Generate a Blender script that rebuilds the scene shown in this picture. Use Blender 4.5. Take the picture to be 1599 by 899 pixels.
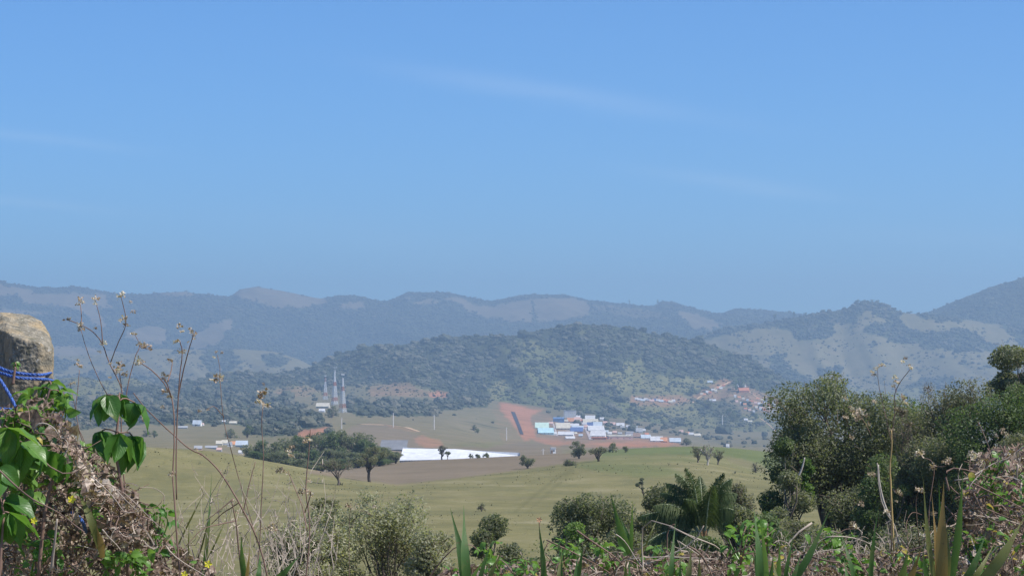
import bpy, bmesh, math, random
import numpy as np
from mathutils import Vector, Matrix
from mathutils.noise import noise as mnoise

for o in list(bpy.data.objects):
    bpy.data.objects.remove(o)
sc = bpy.context.scene
COL = sc.collection
R = math.radians
random.seed(7)
RNG = np.random.default_rng(11)

# ------------------------------------------------------------------ camera
# telephoto view from a hillside, the lens level; F and the eye row turn photo pixels into directions
F = 3761.0
CX, EYE = 799.5, 560.0
cam_d = bpy.data.cameras.new('camera')
cam_d.sensor_width = 36.0
cam_d.lens = 36.0 * F / 1599.0
cam_d.shift_y = (EYE - 449.5) / 1599.0
cam_d.clip_start = 0.1
cam_d.clip_end = 60000.0
cam = bpy.data.objects.new('camera', cam_d)
cam.location = (0, 0, 0)
cam.rotation_euler = (R(90), 0, 0)
COL.objects.link(cam)
sc.camera = cam

# ------------------------------------------------------------------ sky and sun
SUN_EL, SUN_AZ = 52.0, 108.0        # azimuth clockwise from the viewing direction (+Y)
world = bpy.data.worlds.new('World')
sc.world = world
world.use_nodes = True
wn, wl = world.node_tree.nodes, world.node_tree.links
wn.clear()
sky = wn.new('ShaderNodeTexSky')
sky.sky_type = 'NISHITA'
sky.sun_disc = False
sky.sun_elevation = R(SUN_EL)
sky.sun_rotation = R(SUN_AZ)
sky.altitude = 1200.0
sky.air_density = 1.0
sky.dust_density = 0.0
sky.ozone_density = 8.0
bg = wn.new('ShaderNodeBackground')
bg.inputs['Strength'].default_value = 0.087
wo = wn.new('ShaderNodeOutputWorld')
wl.new(bg.outputs[0], wo.inputs[0])

def wmath(op, a, b=None, clamp=False):
    n = wn.new('ShaderNodeMath')
    n.operation = op
    n.use_clamp = clamp
    for i, v in enumerate((a, b)):
        if v is None:
            continue
        if isinstance(v, (int, float)):
            n.inputs[i].default_value = v
        else:
            wl.new(v, n.inputs[i])
    return n.outputs[0]

geo = wn.new('ShaderNodeTexCoord')
sep = wn.new('ShaderNodeSeparateXYZ')
wl.new(geo.outputs['Generated'], sep.inputs[0])
ysafe = wmath('MAXIMUM', sep.outputs[1], 0.05)
azv = wmath('DIVIDE', sep.outputs[0], ysafe)
elv = wmath('DIVIDE', sep.outputs[2], ysafe)
cno = wn.new('ShaderNodeTexNoise')
cno.inputs['Scale'].default_value = 9.0
cno.inputs['Detail'].default_value = 5.0
cmap = wn.new('ShaderNodeMapping')
cmap.inputs['Scale'].default_value = (1.0, 1.0, 9.0)
wl.new(geo.outputs['Generated'], cmap.inputs[0])
wl.new(cmap.outputs[0], cno.inputs['Vector'])
# thin cirrus streaks: centre (az, el tangents), half length, half width, tilt, strength
total = None
for (x0, y0, x1, y1, wpx, st) in ((560, 98, 1180, 195, 15, 0.75), (960, 262, 1340, 312, 11, 0.7),
                                  (-120, 195, 260, 240, 10, 0.55), (-160, 300, 230, 335, 9, 0.6),
                                  (1200, 360, 1800, 385, 14, 0.3), (300, 330, 900, 420, 26, 0.25)):
    ax, ay = (x0 - CX) / F, (EYE - y0) / F
    bx, by = (x1 - CX) / F, (EYE - y1) / F
    mx, my = (ax + bx) / 2, (ay + by) / 2
    L = math.hypot(bx - ax, by - ay)
    dx, dy = (bx - ax) / L, (by - ay) / L
    px = wmath('SUBTRACT', azv, mx)
    py = wmath('SUBTRACT', elv, my)
    al = wmath('ADD', wmath('MULTIPLY', px, dx), wmath('MULTIPLY', py, dy))
    ac = wmath('ADD', wmath('MULTIPLY', px, -dy), wmath('MULTIPLY', py, dx))
    ac = wmath('ADD', ac, wmath('MULTIPLY', wmath('SUBTRACT', cno.outputs[0], 0.5), 0.006))
    g1 = wmath('POWER', wmath('DIVIDE', al, L * 0.36), 2.0)
    g1 = wmath('POWER', wmath('ABSOLUTE', wmath('DIVIDE', al, L * 0.36)), 2.0)
    g2 = wmath('POWER', wmath('ABSOLUTE', wmath('DIVIDE', ac, wpx / F)), 2.0)
    v = wmath('MULTIPLY', wmath('EXPONENT', wmath('MULTIPLY', wmath('ADD', g1, g2), -1.0)), st)
    total = v if total is None else wmath('ADD', total, v)
total = wmath('MULTIPLY', total, wmath('ADD', wmath('MULTIPLY', cno.outputs[0], 1.2), -0.1))
total = wmath('MULTIPLY', total, wmath('GREATER_THAN', sep.outputs[1], 0.1))
tint = wn.new('ShaderNodeMix'); tint.data_type = 'RGBA'; tint.blend_type = 'MULTIPLY'
tint.inputs[0].default_value = 1.0
wl.new(sky.outputs[0], tint.inputs[6])
tint.inputs[7].default_value = (0.61, 0.96, 1.24, 1.0)
mixc = wn.new('ShaderNodeMix'); mixc.data_type = 'RGBA'
wl.new(wmath('MULTIPLY', total, 0.26, True), mixc.inputs[0])
wl.new(tint.outputs[2], mixc.inputs[6])
mixc.inputs[7].default_value = (9.5, 10.0, 10.6, 1.0)
wl.new(mixc.outputs[2], bg.inputs[0])

sun_d = bpy.data.lights.new('sun', 'SUN')
sun_d.energy = 4.6
sun_d.angle = R(0.5)
sun_d.color = (1.0, 0.95, 0.89)
sun = bpy.data.objects.new('sun', sun_d)
_sv = Vector((math.sin(R(SUN_AZ)) * math.cos(R(SUN_EL)), math.cos(R(SUN_AZ)) * math.cos(R(SUN_EL)), math.sin(R(SUN_EL))))
sun.rotation_euler = _sv.to_track_quat('Z', 'Y').to_euler()
sun.location = (0, 0, 50)
COL.objects.link(sun)

vs = sc.view_settings
vs.view_transform = 'Standard'
vs.look = 'None'
vs.exposure = 0.45
vs.gamma = 1.0
vs.use_curve_mapping = False
sc.cycles.use_denoising = True
sc.cycles.max_bounces = 8
sc.cycles.diffuse_bounces = 4
sc.cycles.glossy_bounces = 2
sc.cycles.transmission_bounces = 4
sc.cycles.transparent_max_bounces = 12
sc.cycles.volume_bounces = 0
sc.cycles.sample_clamp_indirect = 6.0

# ------------------------------------------------------------------ helpers
ORD = ['first', 'second', 'third', 'fourth', 'fifth', 'sixth', 'seventh', 'eighth', 'ninth', 'tenth', 'eleventh', 'twelfth', 'thirteenth', 'fourteenth', 'fifteenth', 'sixteenth', 'seventeenth']
def nth(x, xs):
    return ORD[sorted(xs).index(x)]
def tag(o, label=None, cat=None, group=None, kind=None):
    if label: o['label'] = label
    if cat: o['category'] = cat
    if group: o['group'] = group
    if kind: o['kind'] = kind
    return o

def empty(name, loc, label=None, cat=None, group=None, rotz=0.0):
    o = bpy.data.objects.new(name, None)
    o.location = loc
    o.rotation_euler = (0, 0, rotz)
    o.empty_display_size = 0.2
    COL.objects.link(o)
    return tag(o, label, cat, group)

def mesh_np(name, verts, faces, mat=None, smooth=False):
    """faces: (N,3) or (N,4) array, or a list of such arrays"""
    me = bpy.data.meshes.new(name)
    verts = np.asarray(verts, dtype=np.float32).reshape(-1, 3)
    if not isinstance(faces, (list, tuple)):
        faces = [faces]
    faces = [np.asarray(f, dtype=np.int32) for f in faces if len(f)]
    loops = np.concatenate([f.ravel() for f in faces])
    sizes = np.concatenate([np.full(len(f), f.shape[1], dtype=np.int32) for f in faces])
    starts = np.concatenate(([0], np.cumsum(sizes)[:-1])).astype(np.int32)
    me.vertices.add(len(verts)); me.vertices.foreach_set('co', verts.ravel())
    me.loops.add(len(loops)); me.loops.foreach_set('vertex_index', loops)
    me.polygons.add(len(sizes))
    me.polygons.foreach_set('loop_start', starts)
    me.polygons.foreach_set('loop_total', sizes)
    me.polygons.foreach_set('use_smooth', np.full(len(sizes), bool(smooth)))
    me.update(calc_edges=True)
    if mat is not None:
        me.materials.append(mat)
    return me

def obj(name, me, parent=None, loc=None, rot=None, scale=None):
    o = bpy.data.objects.new(name, me)
    COL.objects.link(o)
    if parent is not None: o.parent = parent
    if loc is not None: o.location = loc
    if rot is not None: o.rotation_euler = rot
    if scale is not None: o.scale = scale if hasattr(scale, '__len__') else (scale,) * 3
    return o

class Geo:
    """collects pieces (verts, faces) into one mesh"""
    def __init__(s):
        s.v, s.q, s.t, s.n = [], [], [], 0
    def add(s, v, quads=None, tris=None):
        v = np.asarray(v, dtype=np.float32).reshape(-1, 3)
        if quads is not None and len(quads): s.q.append(np.asarray(quads, dtype=np.int32) + s.n)
        if tris is not None and len(tris): s.t.append(np.asarray(tris, dtype=np.int32) + s.n)
        s.v.append(v); s.n += len(v)
        return s
    def box(s, x0, x1, y0, y1, z0, z1):
        v = [(x, y, z) for z in (z0, z1) for y in (y0, y1) for x in (x0, x1)]
        return s.add(v, [(0, 2, 3, 1), (4, 5, 7, 6), (0, 1, 5, 4), (2, 6, 7, 3), (0, 4, 6, 2), (1, 3, 7, 5)])
    def tube(s, pts, rad, n=5, cap=True):
        pts = np.asarray(pts, dtype=float)
        rad = np.broadcast_to(np.asarray(rad, dtype=float), (len(pts),))
        tg = np.gradient(pts, axis=0)
        tg /= np.linalg.norm(tg, axis=1)[:, None] + 1e-9
        ref = np.array([0.31, 0.17, 0.93])
        if abs(np.dot(tg.mean(0), ref)) > 0.85: ref = np.array([0.95, 0.2, 0.1])
        a = np.cross(tg, ref); a /= np.linalg.norm(a, axis=1)[:, None] + 1e-9
        b = np.cross(tg, a)
        th = np.arange(n) * 2 * math.pi / n
        ring = (a[:, None, :] * np.cos(th)[None, :, None] + b[:, None, :] * np.sin(th)[None, :, None])
        v = pts[:, None, :] + ring * rad[:, None, None]
        m = len(pts)
        i = np.arange(m - 1)[:, None] * n; j = np.arange(n)[None, :]; k = (j + 1) % n
        q = np.stack([i + j, i + k, i + n + k, i + n + j], -1).reshape(-1, 4)
        t = []
        v = v.reshape(-1, 3)
        if cap:
            v = np.concatenate([v, pts[:1], pts[-1:]])
            c0, c1 = m * n, m * n + 1
            for jj in range(n):
                t.append((c0, (jj + 1) % n, jj)); t.append((c1, (m - 1) * n + jj, (m - 1) * n + (jj + 1) % n))
        return s.add(v, q, t if t else None)
    def mesh(s, name, mat=None, smooth=False):
        fs = []
        if s.q: fs.append(np.concatenate(s.q))
        if s.t: fs.append(np.concatenate(s.t))
        return mesh_np(name, np.concatenate(s.v), fs, mat, smooth)
    def build(s, name, mat=None, parent=None, smooth=False, **k):
        return obj(name, s.mesh(name, mat, smooth), parent, **k)

def vnoise(p, seed=0):
    """value noise on (N,k) points, k = 2 or 3, numpy"""
    p = np.asarray(p, dtype=float)
    k = p.shape[-1]
    i = np.floor(p).astype(np.int64); f = p - i
    f = f * f * (3 - 2 * f)
    out = np.zeros(p.shape[:-1])
    for c in range(2 ** k):
        w = np.ones(p.shape[:-1]); h = np.full(p.shape[:-1], seed * 7919 + 13, dtype=np.int64)
        for a in range(k):
            bit = (c >> a) & 1
            w = w * (f[..., a] if bit else 1 - f[..., a])
            h = h * 1664525 + (i[..., a] + bit) * (374761393 + a * 668265263)
            h = (h ^ (h >> 13)) & 0x7fffffff
        h = (h * 1274126177) & 0x7fffffff
        h = h ^ (h >> 15)
        out += w * ((h & 0xffff) / 65535.0)
    return out

def fbm(p, oct=4, seed=0, gain=0.5):
    p = np.asarray(p, dtype=float); s = 0; a = 1; t = 0
    for o in range(oct):
        s = s + a * (vnoise(p * 2 ** o + 17.3 * o, seed + o) - 0.5); t += a; a *= gain
    return s / t * 2   # about -1..1

# ------------------------------------------------------------------ material helpers
class NT:
    def __init__(s, name):
        s.m = bpy.data.materials.new(name); s.m.use_nodes = True
        s.n, s.l = s.m.node_tree.nodes, s.m.node_tree.links
        s.n.clear()
        s.out = s.n.new('ShaderNodeOutputMaterial')
    def node(s, t, **k):
        n = s.n.new(t)
        for a, b in k.items(): setattr(n, a, b)
        return n
    def put(s, sock, v):
        if v is None: return
        if hasattr(v, 'links') or hasattr(v, 'is_output'): s.l.new(v, sock)
        elif hasattr(v, '__len__') and len(v) == 3 and sock.type == 'RGBA': sock.default_value = (*v, 1)
        else: sock.default_value = v
    def mixc(s, f, a, b, blend='MIX'):
        n = s.node('ShaderNodeMix', data_type='RGBA', blend_type=blend)
        s.put(n.inputs[0], f); s.put(n.inputs[6], a); s.put(n.inputs[7], b)
        return n.outputs[2]
    def math(s, op, a, b=None, c=None, clamp=False):
        n = s.node('ShaderNodeMath', operation=op, use_clamp=clamp)
        s.put(n.inputs[0], a); s.put(n.inputs[1], b)
        if c is not None: s.put(n.inputs[2], c)
        return n.outputs[0]
    def noise(s, scale, detail=4, vec=None, rough=0.55, dist=0.0):
        n = s.node('ShaderNodeTexNoise')
        n.inputs['Scale'].default_value = scale; n.inputs['Detail'].default_value = detail
        n.inputs['Roughness'].default_value = rough; n.inputs['Distortion'].default_value = dist
        if vec is not None: s.l.new(vec, n.inputs['Vector'])
        return n.outputs[0]
    def ramp(s, f, stops):
        n = s.node('ShaderNodeValToRGB')
        el = n.color_ramp.elements
        while len(el) < len(stops): el.new(0.5)
        for e, (p, c) in zip(el, stops):
            e.position = p; e.color = (*c, 1) if len(c) == 3 else c
        s.put(n.inputs[0], f)
        return n.outputs[0]
    def frange(s, v, a, b, c=0.0, d=1.0):
        n = s.node('ShaderNodeMapRange', clamp=True)
        s.put(n.inputs[0], v)
        for i, x in enumerate((a, b, c, d)): n.inputs[i + 1].default_value = x
        return n.outputs[0]
    def pos(s, scale=None):
        g = s.node('ShaderNodeNewGeometry').outputs['Position']
        if scale is None: return g
        m = s.node('ShaderNodeMapping'); m.inputs['Scale'].default_value = scale
        s.l.new(g, m.inputs[0]); return m.outputs[0]
    def bump(s, h, strength, dist):
        n = s.node('ShaderNodeBump'); n.inputs['Strength'].default_value = strength
        n.inputs['Distance'].default_value = dist; s.put(n.inputs['Height'], h)
        return n.outputs[0]
    def principled(s, col, rough=0.8, spec=0.3, normal=None, metal=0.0, transl=None):
        p = s.node('ShaderNodeBsdfPrincipled')
        s.put(p.inputs['Base Color'], col); s.put(p.inputs['Roughness'], rough)
        p.inputs['Specular IOR Level'].default_value = spec
        p.inputs['Metallic'].default_value = metal
        if normal is not None: s.l.new(normal, p.inputs['Normal'])
        res = p.outputs[0]
        if transl is not None:
            t = s.node('ShaderNodeBsdfTranslucent')
            s.put(t.inputs[0], transl[0])
            mx = s.node('ShaderNodeMixShader'); mx.inputs[0].default_value = transl[1]
            s.l.new(res, mx.inputs[1]); s.l.new(t.outputs[0], mx.inputs[2]); res = mx.outputs[0]
        s.l.new(res, s.out.inputs[0])
        return s.m

def simple_mat(name, col, var=0.15, scale=3.0, rough=0.8, spec=0.25, local=True):
    t = NT(name)
    v = t.node('ShaderNodeTexCoord').outputs['Object'] if local else t.pos()
    n = t.noise(scale, 5, v)
    a = tuple(c * (1 - var) for c in col); b = tuple(min(1, c * (1 + var)) for c in col)
    return t.principled(t.mixc(t.frange(n, 0.3, 0.7), a, b), rough, spec)

def leaf_mat(name, c0, c1, c2, scale=1.5, transl=0.35, rough=0.5, spec=0.35, bright=1.5, fine=9.0):
    """foliage: the tint changes leaf by leaf and clump by clump"""
    t = NT(name)
    p = t.pos()
    n = t.noise(scale, 3, p); m = t.noise(fine, 2, p)
    oi = t.node('ShaderNodeObjectInfo').outputs['Random']
    f = t.math('ADD', t.math('MULTIPLY', n, 0.55), t.math('MULTIPLY', m, 0.45))
    f = t.math('ADD', f, t.math('MULTIPLY', t.math('SUBTRACT', oi, 0.5), 0.12))
    col = t.ramp(f, [(0.36, c0), (0.5, c1), (0.64, c2)])
    tc = t.mixc(1.0, col, (bright, bright * 1.08, bright * 0.55), 'MULTIPLY')
    return t.principled(col, rough, spec, transl=(tc, transl))

# ------------------------------------------------------------------ terrain
# The land is one continuous height field in fan form: u is the bearing (photo column), each control line is a
# ridge, dip or valley line with its own distance and height along the bearings.
def L(**k): return k
def ip(pts, u):
    a = np.array(pts, dtype=float)
    return np.interp(u, a[:, 0], a[:, 1])

SKY_LINE = [(-900, 430), (-400, 436), (0, 441), (50, 449), (95, 450), (120, 448), (150, 454), (190, 460), (230, 460), (250, 458), (290, 456),
    (310, 460), (360, 464), (375, 453), (400, 449), (440, 455), (500, 467), (530, 462), (560, 462), (590, 470), (605, 471),
    (635, 457), (700, 457), (735, 466), (765, 472), (800, 464), (830, 460), (880, 461), (920, 469), (980, 475), (1000, 477),
    (1026, 477), (1032, 469), (1060, 474), (1110, 488), (1130, 488), (1150, 481), (1200, 485), (1240, 490), (1290, 494),
    (1440, 491), (1470, 480), (1500, 470), (1550, 450), (1600, 434), (1700, 405), (1900, 375), (2500, 400)]
C1_D = [(-900, 480), (0, 500), (215, 500), (340, 520), (430, 540), (500, 560), (620, 575), (720, 600), (830, 640), (880, 660), (940, 690), (1030, 700), (1100, 690), (1200, 660), (1300, 640), (2500, 640)]
C1_Y = [(-900, 700), (0, 697), (215, 698), (340, 706), (430, 724), (500, 736), (560, 748), (620, 757), (720, 745), (830, 731), (880, 724), (940, 715), (1030, 712), (1060, 713), (1100, 718), (1200, 742), (1300, 752), (2500, 760)]
C2_Y = [(-900, 715), (0, 718), (340, 724), (430, 735), (480, 742), (560, 729), (630, 721), (720, 716), (800, 712), (870, 709), (920, 706), (960, 702), (1000, 699), (1060, 697), (1100, 697), (1150, 700), (1200, 706), (1300, 715), (2500, 730)]
NEAR = [(0.3, -1.62), (3, -1.62), (8, -1.75), (17, -2.4), (40, -5.2), (75, -8.6), (110, -11.0), (150, -13.6), (220, -17.2), (330, -21.5), (420, -24.0)]
LINES = [dict(d=[(0, d)], z=z, n=n) for (d, z), n in zip(NEAR, (3, 3, 6, 10, 14, 14, 14, 20, 30, 24, 24))]
def yl(d, y, n, dz=0): LINES.append(dict(d=d if isinstance(d, list) else [(0, d)], y=y, n=n))
yl(C1_D, C1_Y, 16)
yl([(a, b + 90) for a, b in C1_D], [(a, b + (16 if a < 440 else 9 if a < 500 else 2.5)) for a, b in C1_Y], 24)
yl([(-900, 880), (900, 900), (1000, 930), (2500, 930)], C2_Y, 12)
yl(1010, [(a, b + 9) for a, b in C2_Y], 14)
yl(1300, [(-900, 712), (0, 706), (215, 700), (280, 698), (340, 706), (430, 725), (500, 730), (560, 729), (630, 723), (720, 722), (800, 718), (870, 713), (950, 709), (1200, 714), (2500, 735)], 24)
yl(1700, [(-900, 700), (0, 691), (215, 690), (400, 691), (500, 682), (560, 690), (620, 699), (720, 703), (800, 702), (870, 703), (950, 704), (1050, 699), (1200, 709), (2500, 720)], 24)
yl(2300, [(-900, 680), (0, 666), (215, 669), (300, 669), (400, 667), (500, 661), (560, 664), (620, 668), (700, 676), (780, 690), (870, 693), (950, 694), (1050, 694), (1100, 698), (1200, 702), (2500, 700)], 24)
yl(3000, [(-900, 655), (0, 643), (215, 650), (300, 650), (400, 648), (500, 645), (560, 648), (700, 658), (780, 678), (870, 686), (950, 687), (1050, 691), (1100, 694), (1200, 696), (2500, 690)], 30)
yl(3800, [(-900, 640), (0, 628), (215, 632), (400, 634), (500, 637), (620, 634), (700, 641), (780, 650), (870, 664), (950, 671), (1050, 681), (1100, 687), (1200, 685), (2500, 680)], 34)
yl(4500, [(-900, 625), (0, 615), (300, 615), (400, 618), (500, 622), (620, 618), (700, 624), (780, 629), (870, 641), (950, 651), (1050, 664), (1150, 670), (1200, 672), (2500, 660)], 40)
yl(5200, [(-900, 610), (0, 605), (90, 602), (200, 600), (300, 602), (400, 602), (500, 600), (620, 590), (700, 590), (800, 594), (900, 600), (1000, 612), (1050, 621), (1100, 624), (1200, 633), (1300, 642), (2500, 640)], 50)
yl(6000, [(-900, 600), (0, 598), (200, 597), (250, 600), (290, 600), (350, 592), (430, 582), (485, 573), (505, 560), (530, 551), (560, 546), (600, 544), (640, 536), (680, 528), (720, 525), (800, 525), (850, 514), (900, 507), (950, 509), (1000, 519), (1050, 526), (1100, 535), (1150, 553), (1200, 578), (1240, 599), (1300, 622), (1400, 632), (2500, 640)], 16)
yl(6600, [(-900, 592), (0, 592), (250, 597), (350, 610), (500, 590), (600, 570), (900, 535), (1000, 545), (1100, 560), (1200, 598), (1240, 608), (1300, 612), (1400, 618), (2500, 620)], 24)
yl(7500, [(-900, 585), (0, 585), (100, 586), (250, 588), (340, 587), (430, 580), (485, 588), (700, 600), (900, 590), (1100, 570), (1240, 586), (1300, 596), (1400, 600), (1500, 590), (2500, 590)], 60)
yl(8500, [(-900, 560), (0, 560), (90, 556), (200, 553), (240, 544), (300, 545), (340, 546), (370, 544), (430, 548), (470, 561), (490, 572), (600, 580), (900, 565), (1000, 548), (1080, 535), (1100, 523), (1140, 511), (1180, 508), (1230, 498), (1280, 489), (1320, 483), (1335, 474), (1350, 470), (1375, 472), (1395, 483), (1410, 489), (1440, 491), (1500, 500), (1550, 512), (2500, 530)], 16)
yl(9100, [(-900, 556), (0, 556), (240, 556), (370, 556), (490, 585), (900, 570), (1080, 545), (1230, 512), (1350, 492), (1440, 500), (1600, 500), (2500, 500)], 40)
yl([(-900, 10500), (1250, 10500), (1420, 9400), (2500, 9300)], [(-900, 505), (0, 506), (100, 510), (180, 512), (240, 509), (300, 514), (350, 500), (400, 520), (500, 535), (700, 520), (800, 512), (1000, 505), (1240, 512), (1440, 500), (1500, 482), (1600, 455), (2500, 430)], 70)
yl([(-900, 12200), (1250, 12200), (1420, 10300), (2500, 10000)], SKY_LINE, 12)
LINES.append(dict(d=[(-900, 13600), (2500, 13000)], y=[(-900, 480), (2500, 520)], n=4))
LINES.append(dict(d=[(0, 15500)], y=[(-900, 530), (2500, 540)], n=0))

U = np.unique(np.concatenate([np.linspace(-900, -40, 60), np.linspace(-40, 1640, 1121), np.linspace(1640, 2500, 60)]))
NU = len(U)
_uf = np.arange(-1000, 2600, 2.0)
def soft_line(pts, sig):
    y = ip(pts, _uf); k = np.exp(-0.5 * (np.arange(-40, 41) * 2.0 / sig) ** 2); k /= k.sum()
    return np.interp(U, _uf, np.convolve(np.pad(y, 40, mode='edge'), k, 'valid'))
KD = np.array([soft_line(l['d'], 18) for l in LINES])
KY = np.array([np.zeros(NU) if 'z' in l else soft_line(l['y'], 3.0 if l['y'] is SKY_LINE else 5.0 if l['d'] == [(0, 8500)] or l['d'] == [(0, 6000)] else 14.0) for l in LINES])
KZ = np.array([np.full(NU, l['z']) if 'z' in l else -(KY[k] - EYE) / F * KD[k] for k, l in enumerate(LINES)])

def pchip_rows(D, Z, segs):
    """monotone cubic along each column; returns rows of (d, z, t)"""
    h = np.diff(D, axis=0); dl = np.diff(Z, axis=0) / h
    m = np.zeros_like(Z)
    w1 = 2 * h[1:] + h[:-1]; w2 = h[1:] + 2 * h[:-1]
    with np.errstate(divide='ignore', invalid='ignore'):
        hm = (w1 + w2) / (w1 / dl[:-1] + w2 / dl[1:])
    m[1:-1] = np.where(dl[:-1] * dl[1:] > 0, hm, 0)
    m[0], m[-1] = dl[0], dl[-1]
    rd, rz, rt = [], [], []
    for k, n in enumerate(segs):
        if n == 0: n = 1
        for s in np.arange(n) / n:
            H = h[k]
            z = (2*s**3-3*s**2+1)*Z[k] + (s**3-2*s**2+s)*H*m[k] + (-2*s**3+3*s**2)*Z[k+1] + (s**3-s**2)*H*m[k+1]
            rd.append(D[k] + s * H); rz.append(z); rt.append(k + s)
    rd.append(D[-1]); rz.append(Z[-1]); rt.append(len(segs))
    return np.array(rd), np.array(rz), np.array(rt)

GD, GZ, GT = pchip_rows(KD, KZ, [l['n'] for l in LINES][:-1])
GX = (U[None, :] - CX) / F * GD
# relief: gullies and spurs on the slopes, gentler near crests and on the fields
_amp = np.interp(GD, [0, 20, 100, 500, 1000, 1500, 3000, 4500, 5200, 6000, 7500, 9000, 12000, 15000],
                 [0, 0.05, 0.25, 0.5, 0.8, 2, 5, 9, 14, 13, 20, 22, 26, 40])
_wl = np.interp(GD, [0, 100, 500, 1500, 4000, 6000, 9000, 15000], [5, 20, 90, 160, 300, 380, 600, 800])
_tt = np.abs(GT[:, None] - np.round(GT[:, None])) * 2
CREST = [len(NEAR), len(NEAR) + 2, len(NEAR) + 11, len(NEAR) + 14, len(NEAR) + 17]
_cw = np.ones(len(GT))
for c in CREST:
    _cw *= 1 - 0.85 * np.exp(-((GT - c) / 0.45) ** 2)
_rel = np.zeros_like(GD)
for (lo, hi) in ((60, 130), (280, 420), (600, 900)):
    pass
for wl_, wt in ((30.0, (0, 0, 300)), (120.0, (100, 300, 1500)), (420.0, (900, 3000, 7000)), (850.0, (4000, 7000, 99999))):
    n = fbm(np.stack([GX / wl_, GD / wl_ * 0.7], -1), 4, seed=int(wl_))
    w = np.interp(GD, [wt[0], wt[1], wt[2], wt[2] * 1.6 + 1], [0 if wt[0] else 1, 1, 1, 0])
    _rel += n * w
GZ = GZ + _rel * _amp * _cw[:, None]
# erosion folds running down the big slopes
_wx = U[None, :] / 62.0 + GD / 900.0 + fbm(np.stack([GX / 700, GD / 700], -1), 3, 77) * 0.6
_fold = fbm(np.stack([_wx, GD / 1800.0], -1), 3, seed=5)
_fw = np.interp(GT, [len(NEAR) + 9, len(NEAR) + 10, len(NEAR) + 10.8, len(NEAR) + 11, len(NEAR) + 12, len(NEAR) + 13.2, len(NEAR) + 14, len(NEAR) + 15.2, len(NEAR) + 16.3, len(NEAR) + 17],
                [0, 0.7, 0.7, 0, 0, 0.8, 0, 0.5, 1, 0.0])
GZ = GZ + _fold * _fw[:, None] * 40
GPY = EYE - GZ / GD * F

def terrain_z(x, y):
    """height of the land at world x, y (arrays or numbers)"""
    x = np.atleast_1d(np.asarray(x, float)); y = np.atleast_1d(np.asarray(y, float))
    y = np.maximum(y, 0.31)
    u = np.clip(CX + x / y * F, U[0], U[-1] - 1e-6)
    c = np.clip(np.searchsorted(U, u) - 1, 0, NU - 2); f = (u - U[c]) / (U[c + 1] - U[c])
    out = np.empty(len(x))
    for i in range(len(x)):
        ci, fi = c[i], f[i]
        dcol = GD[:, ci] * (1 - fi) + GD[:, ci + 1] * fi
        zcol = GZ[:, ci] * (1 - fi) + GZ[:, ci + 1] * fi
        out[i] = np.interp(y[i], dcol, zcol)
    return out

def ground(px, py, dmin=0.3, dmax=1e9):
    """the point of the land seen at a photo position (first hit beyond dmin)"""
    c = int(np.clip(np.searchsorted(U, px) - 1, 0, NU - 2)); f = (px - U[c]) / (U[c + 1] - U[c])
    d = GD[:, c] * (1 - f) + GD[:, c + 1] * f
    z = GZ[:, c] * (1 - f) + GZ[:, c + 1] * f
    y = EYE - z / d * F
    k = np.where((d[1:] >= dmin) & (d[:-1] <= dmax) & (y[1:] <= py) & (y[:-1] >= py))[0]
    if len(k):
        k = k[0]; s = (y[k] - py) / max(1e-9, (y[k] - y[k + 1]))
        dd = d[k] + s * (d[k + 1] - d[k]); zz = z[k] + s * (z[k + 1] - z[k])
    else:                                           # no such row: the nearest crest in range
        ok = (d >= dmin) & (d <= dmax); idx = np.where(ok)[0]
        j = idx[np.argmin(np.abs(y[idx] - py))]; dd, zz = d[j], z[j]
    return Vector(((px - CX) / F * dd, dd, zz))

def at(px, py, d):
    return Vector(((px - CX) / F * d, d, -(py - EYE) / F * d))

# land cover, drawn as patches and then sampled at the land's own vertices
class Cover:
    def __init__(s): s.a = np.zeros((600, 1700), dtype=np.float32)      # rows 400..1000, cols -50..1650
    def poly(s, pts, v=1.0):
        p = np.array(pts, float) - np.array([-50, 400])
        yy, xx = np.mgrid[0:600, 0:1700]
        x0, x1 = max(0, int(p[:, 0].min())), min(1700, int(p[:, 0].max()) + 2)
        y0, y1 = max(0, int(p[:, 1].min())), min(600, int(p[:, 1].max()) + 2)
        X, Y = xx[y0:y1, x0:x1] + .5, yy[y0:y1, x0:x1] + .5
        ins = np.zeros(X.shape, bool)
        for (ax, ay), (bx, by) in zip(p, np.roll(p, -1, 0)):
            if ay == by: continue
            ins ^= ((ay > Y) != (by > Y)) & (X < (bx - ax) * (Y - ay) / (by - ay) + ax)
        sub = s.a[y0:y1, x0:x1]; sub[ins] = v
        return s
    def sample(s, px, py, wob=2.0, seed=1):
        w = fbm(np.stack([px / 14.0, py / 8.0], -1), 4, seed, 0.6) * wob
        w2 = fbm(np.stack([px / 14.0 + 40, py / 8.0 + 9], -1), 4, seed + 9, 0.6) * wob * 0.7
        w = w + fbm(np.stack([px / 3.5, py / 2.5], -1), 2, seed + 3) * wob * 0.45; w2 = w2 + fbm(np.stack([px / 3.5 + 7, py / 2.5], -1), 2, seed + 4) * wob * 0.3
        x = np.clip((px + w + 50), 0, 1698); y = np.clip((py + w2 - 400), 0, 598)
        xi, yi = x.astype(int), y.astype(int); fx, fy = x - xi, y - yi
        a = s.a
        return (a[yi, xi]*(1-fx)*(1-fy) + a[yi, xi+1]*fx*(1-fy) + a[yi+1, xi]*(1-fx)*fy + a[yi+1, xi+1]*fx*fy)

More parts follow.
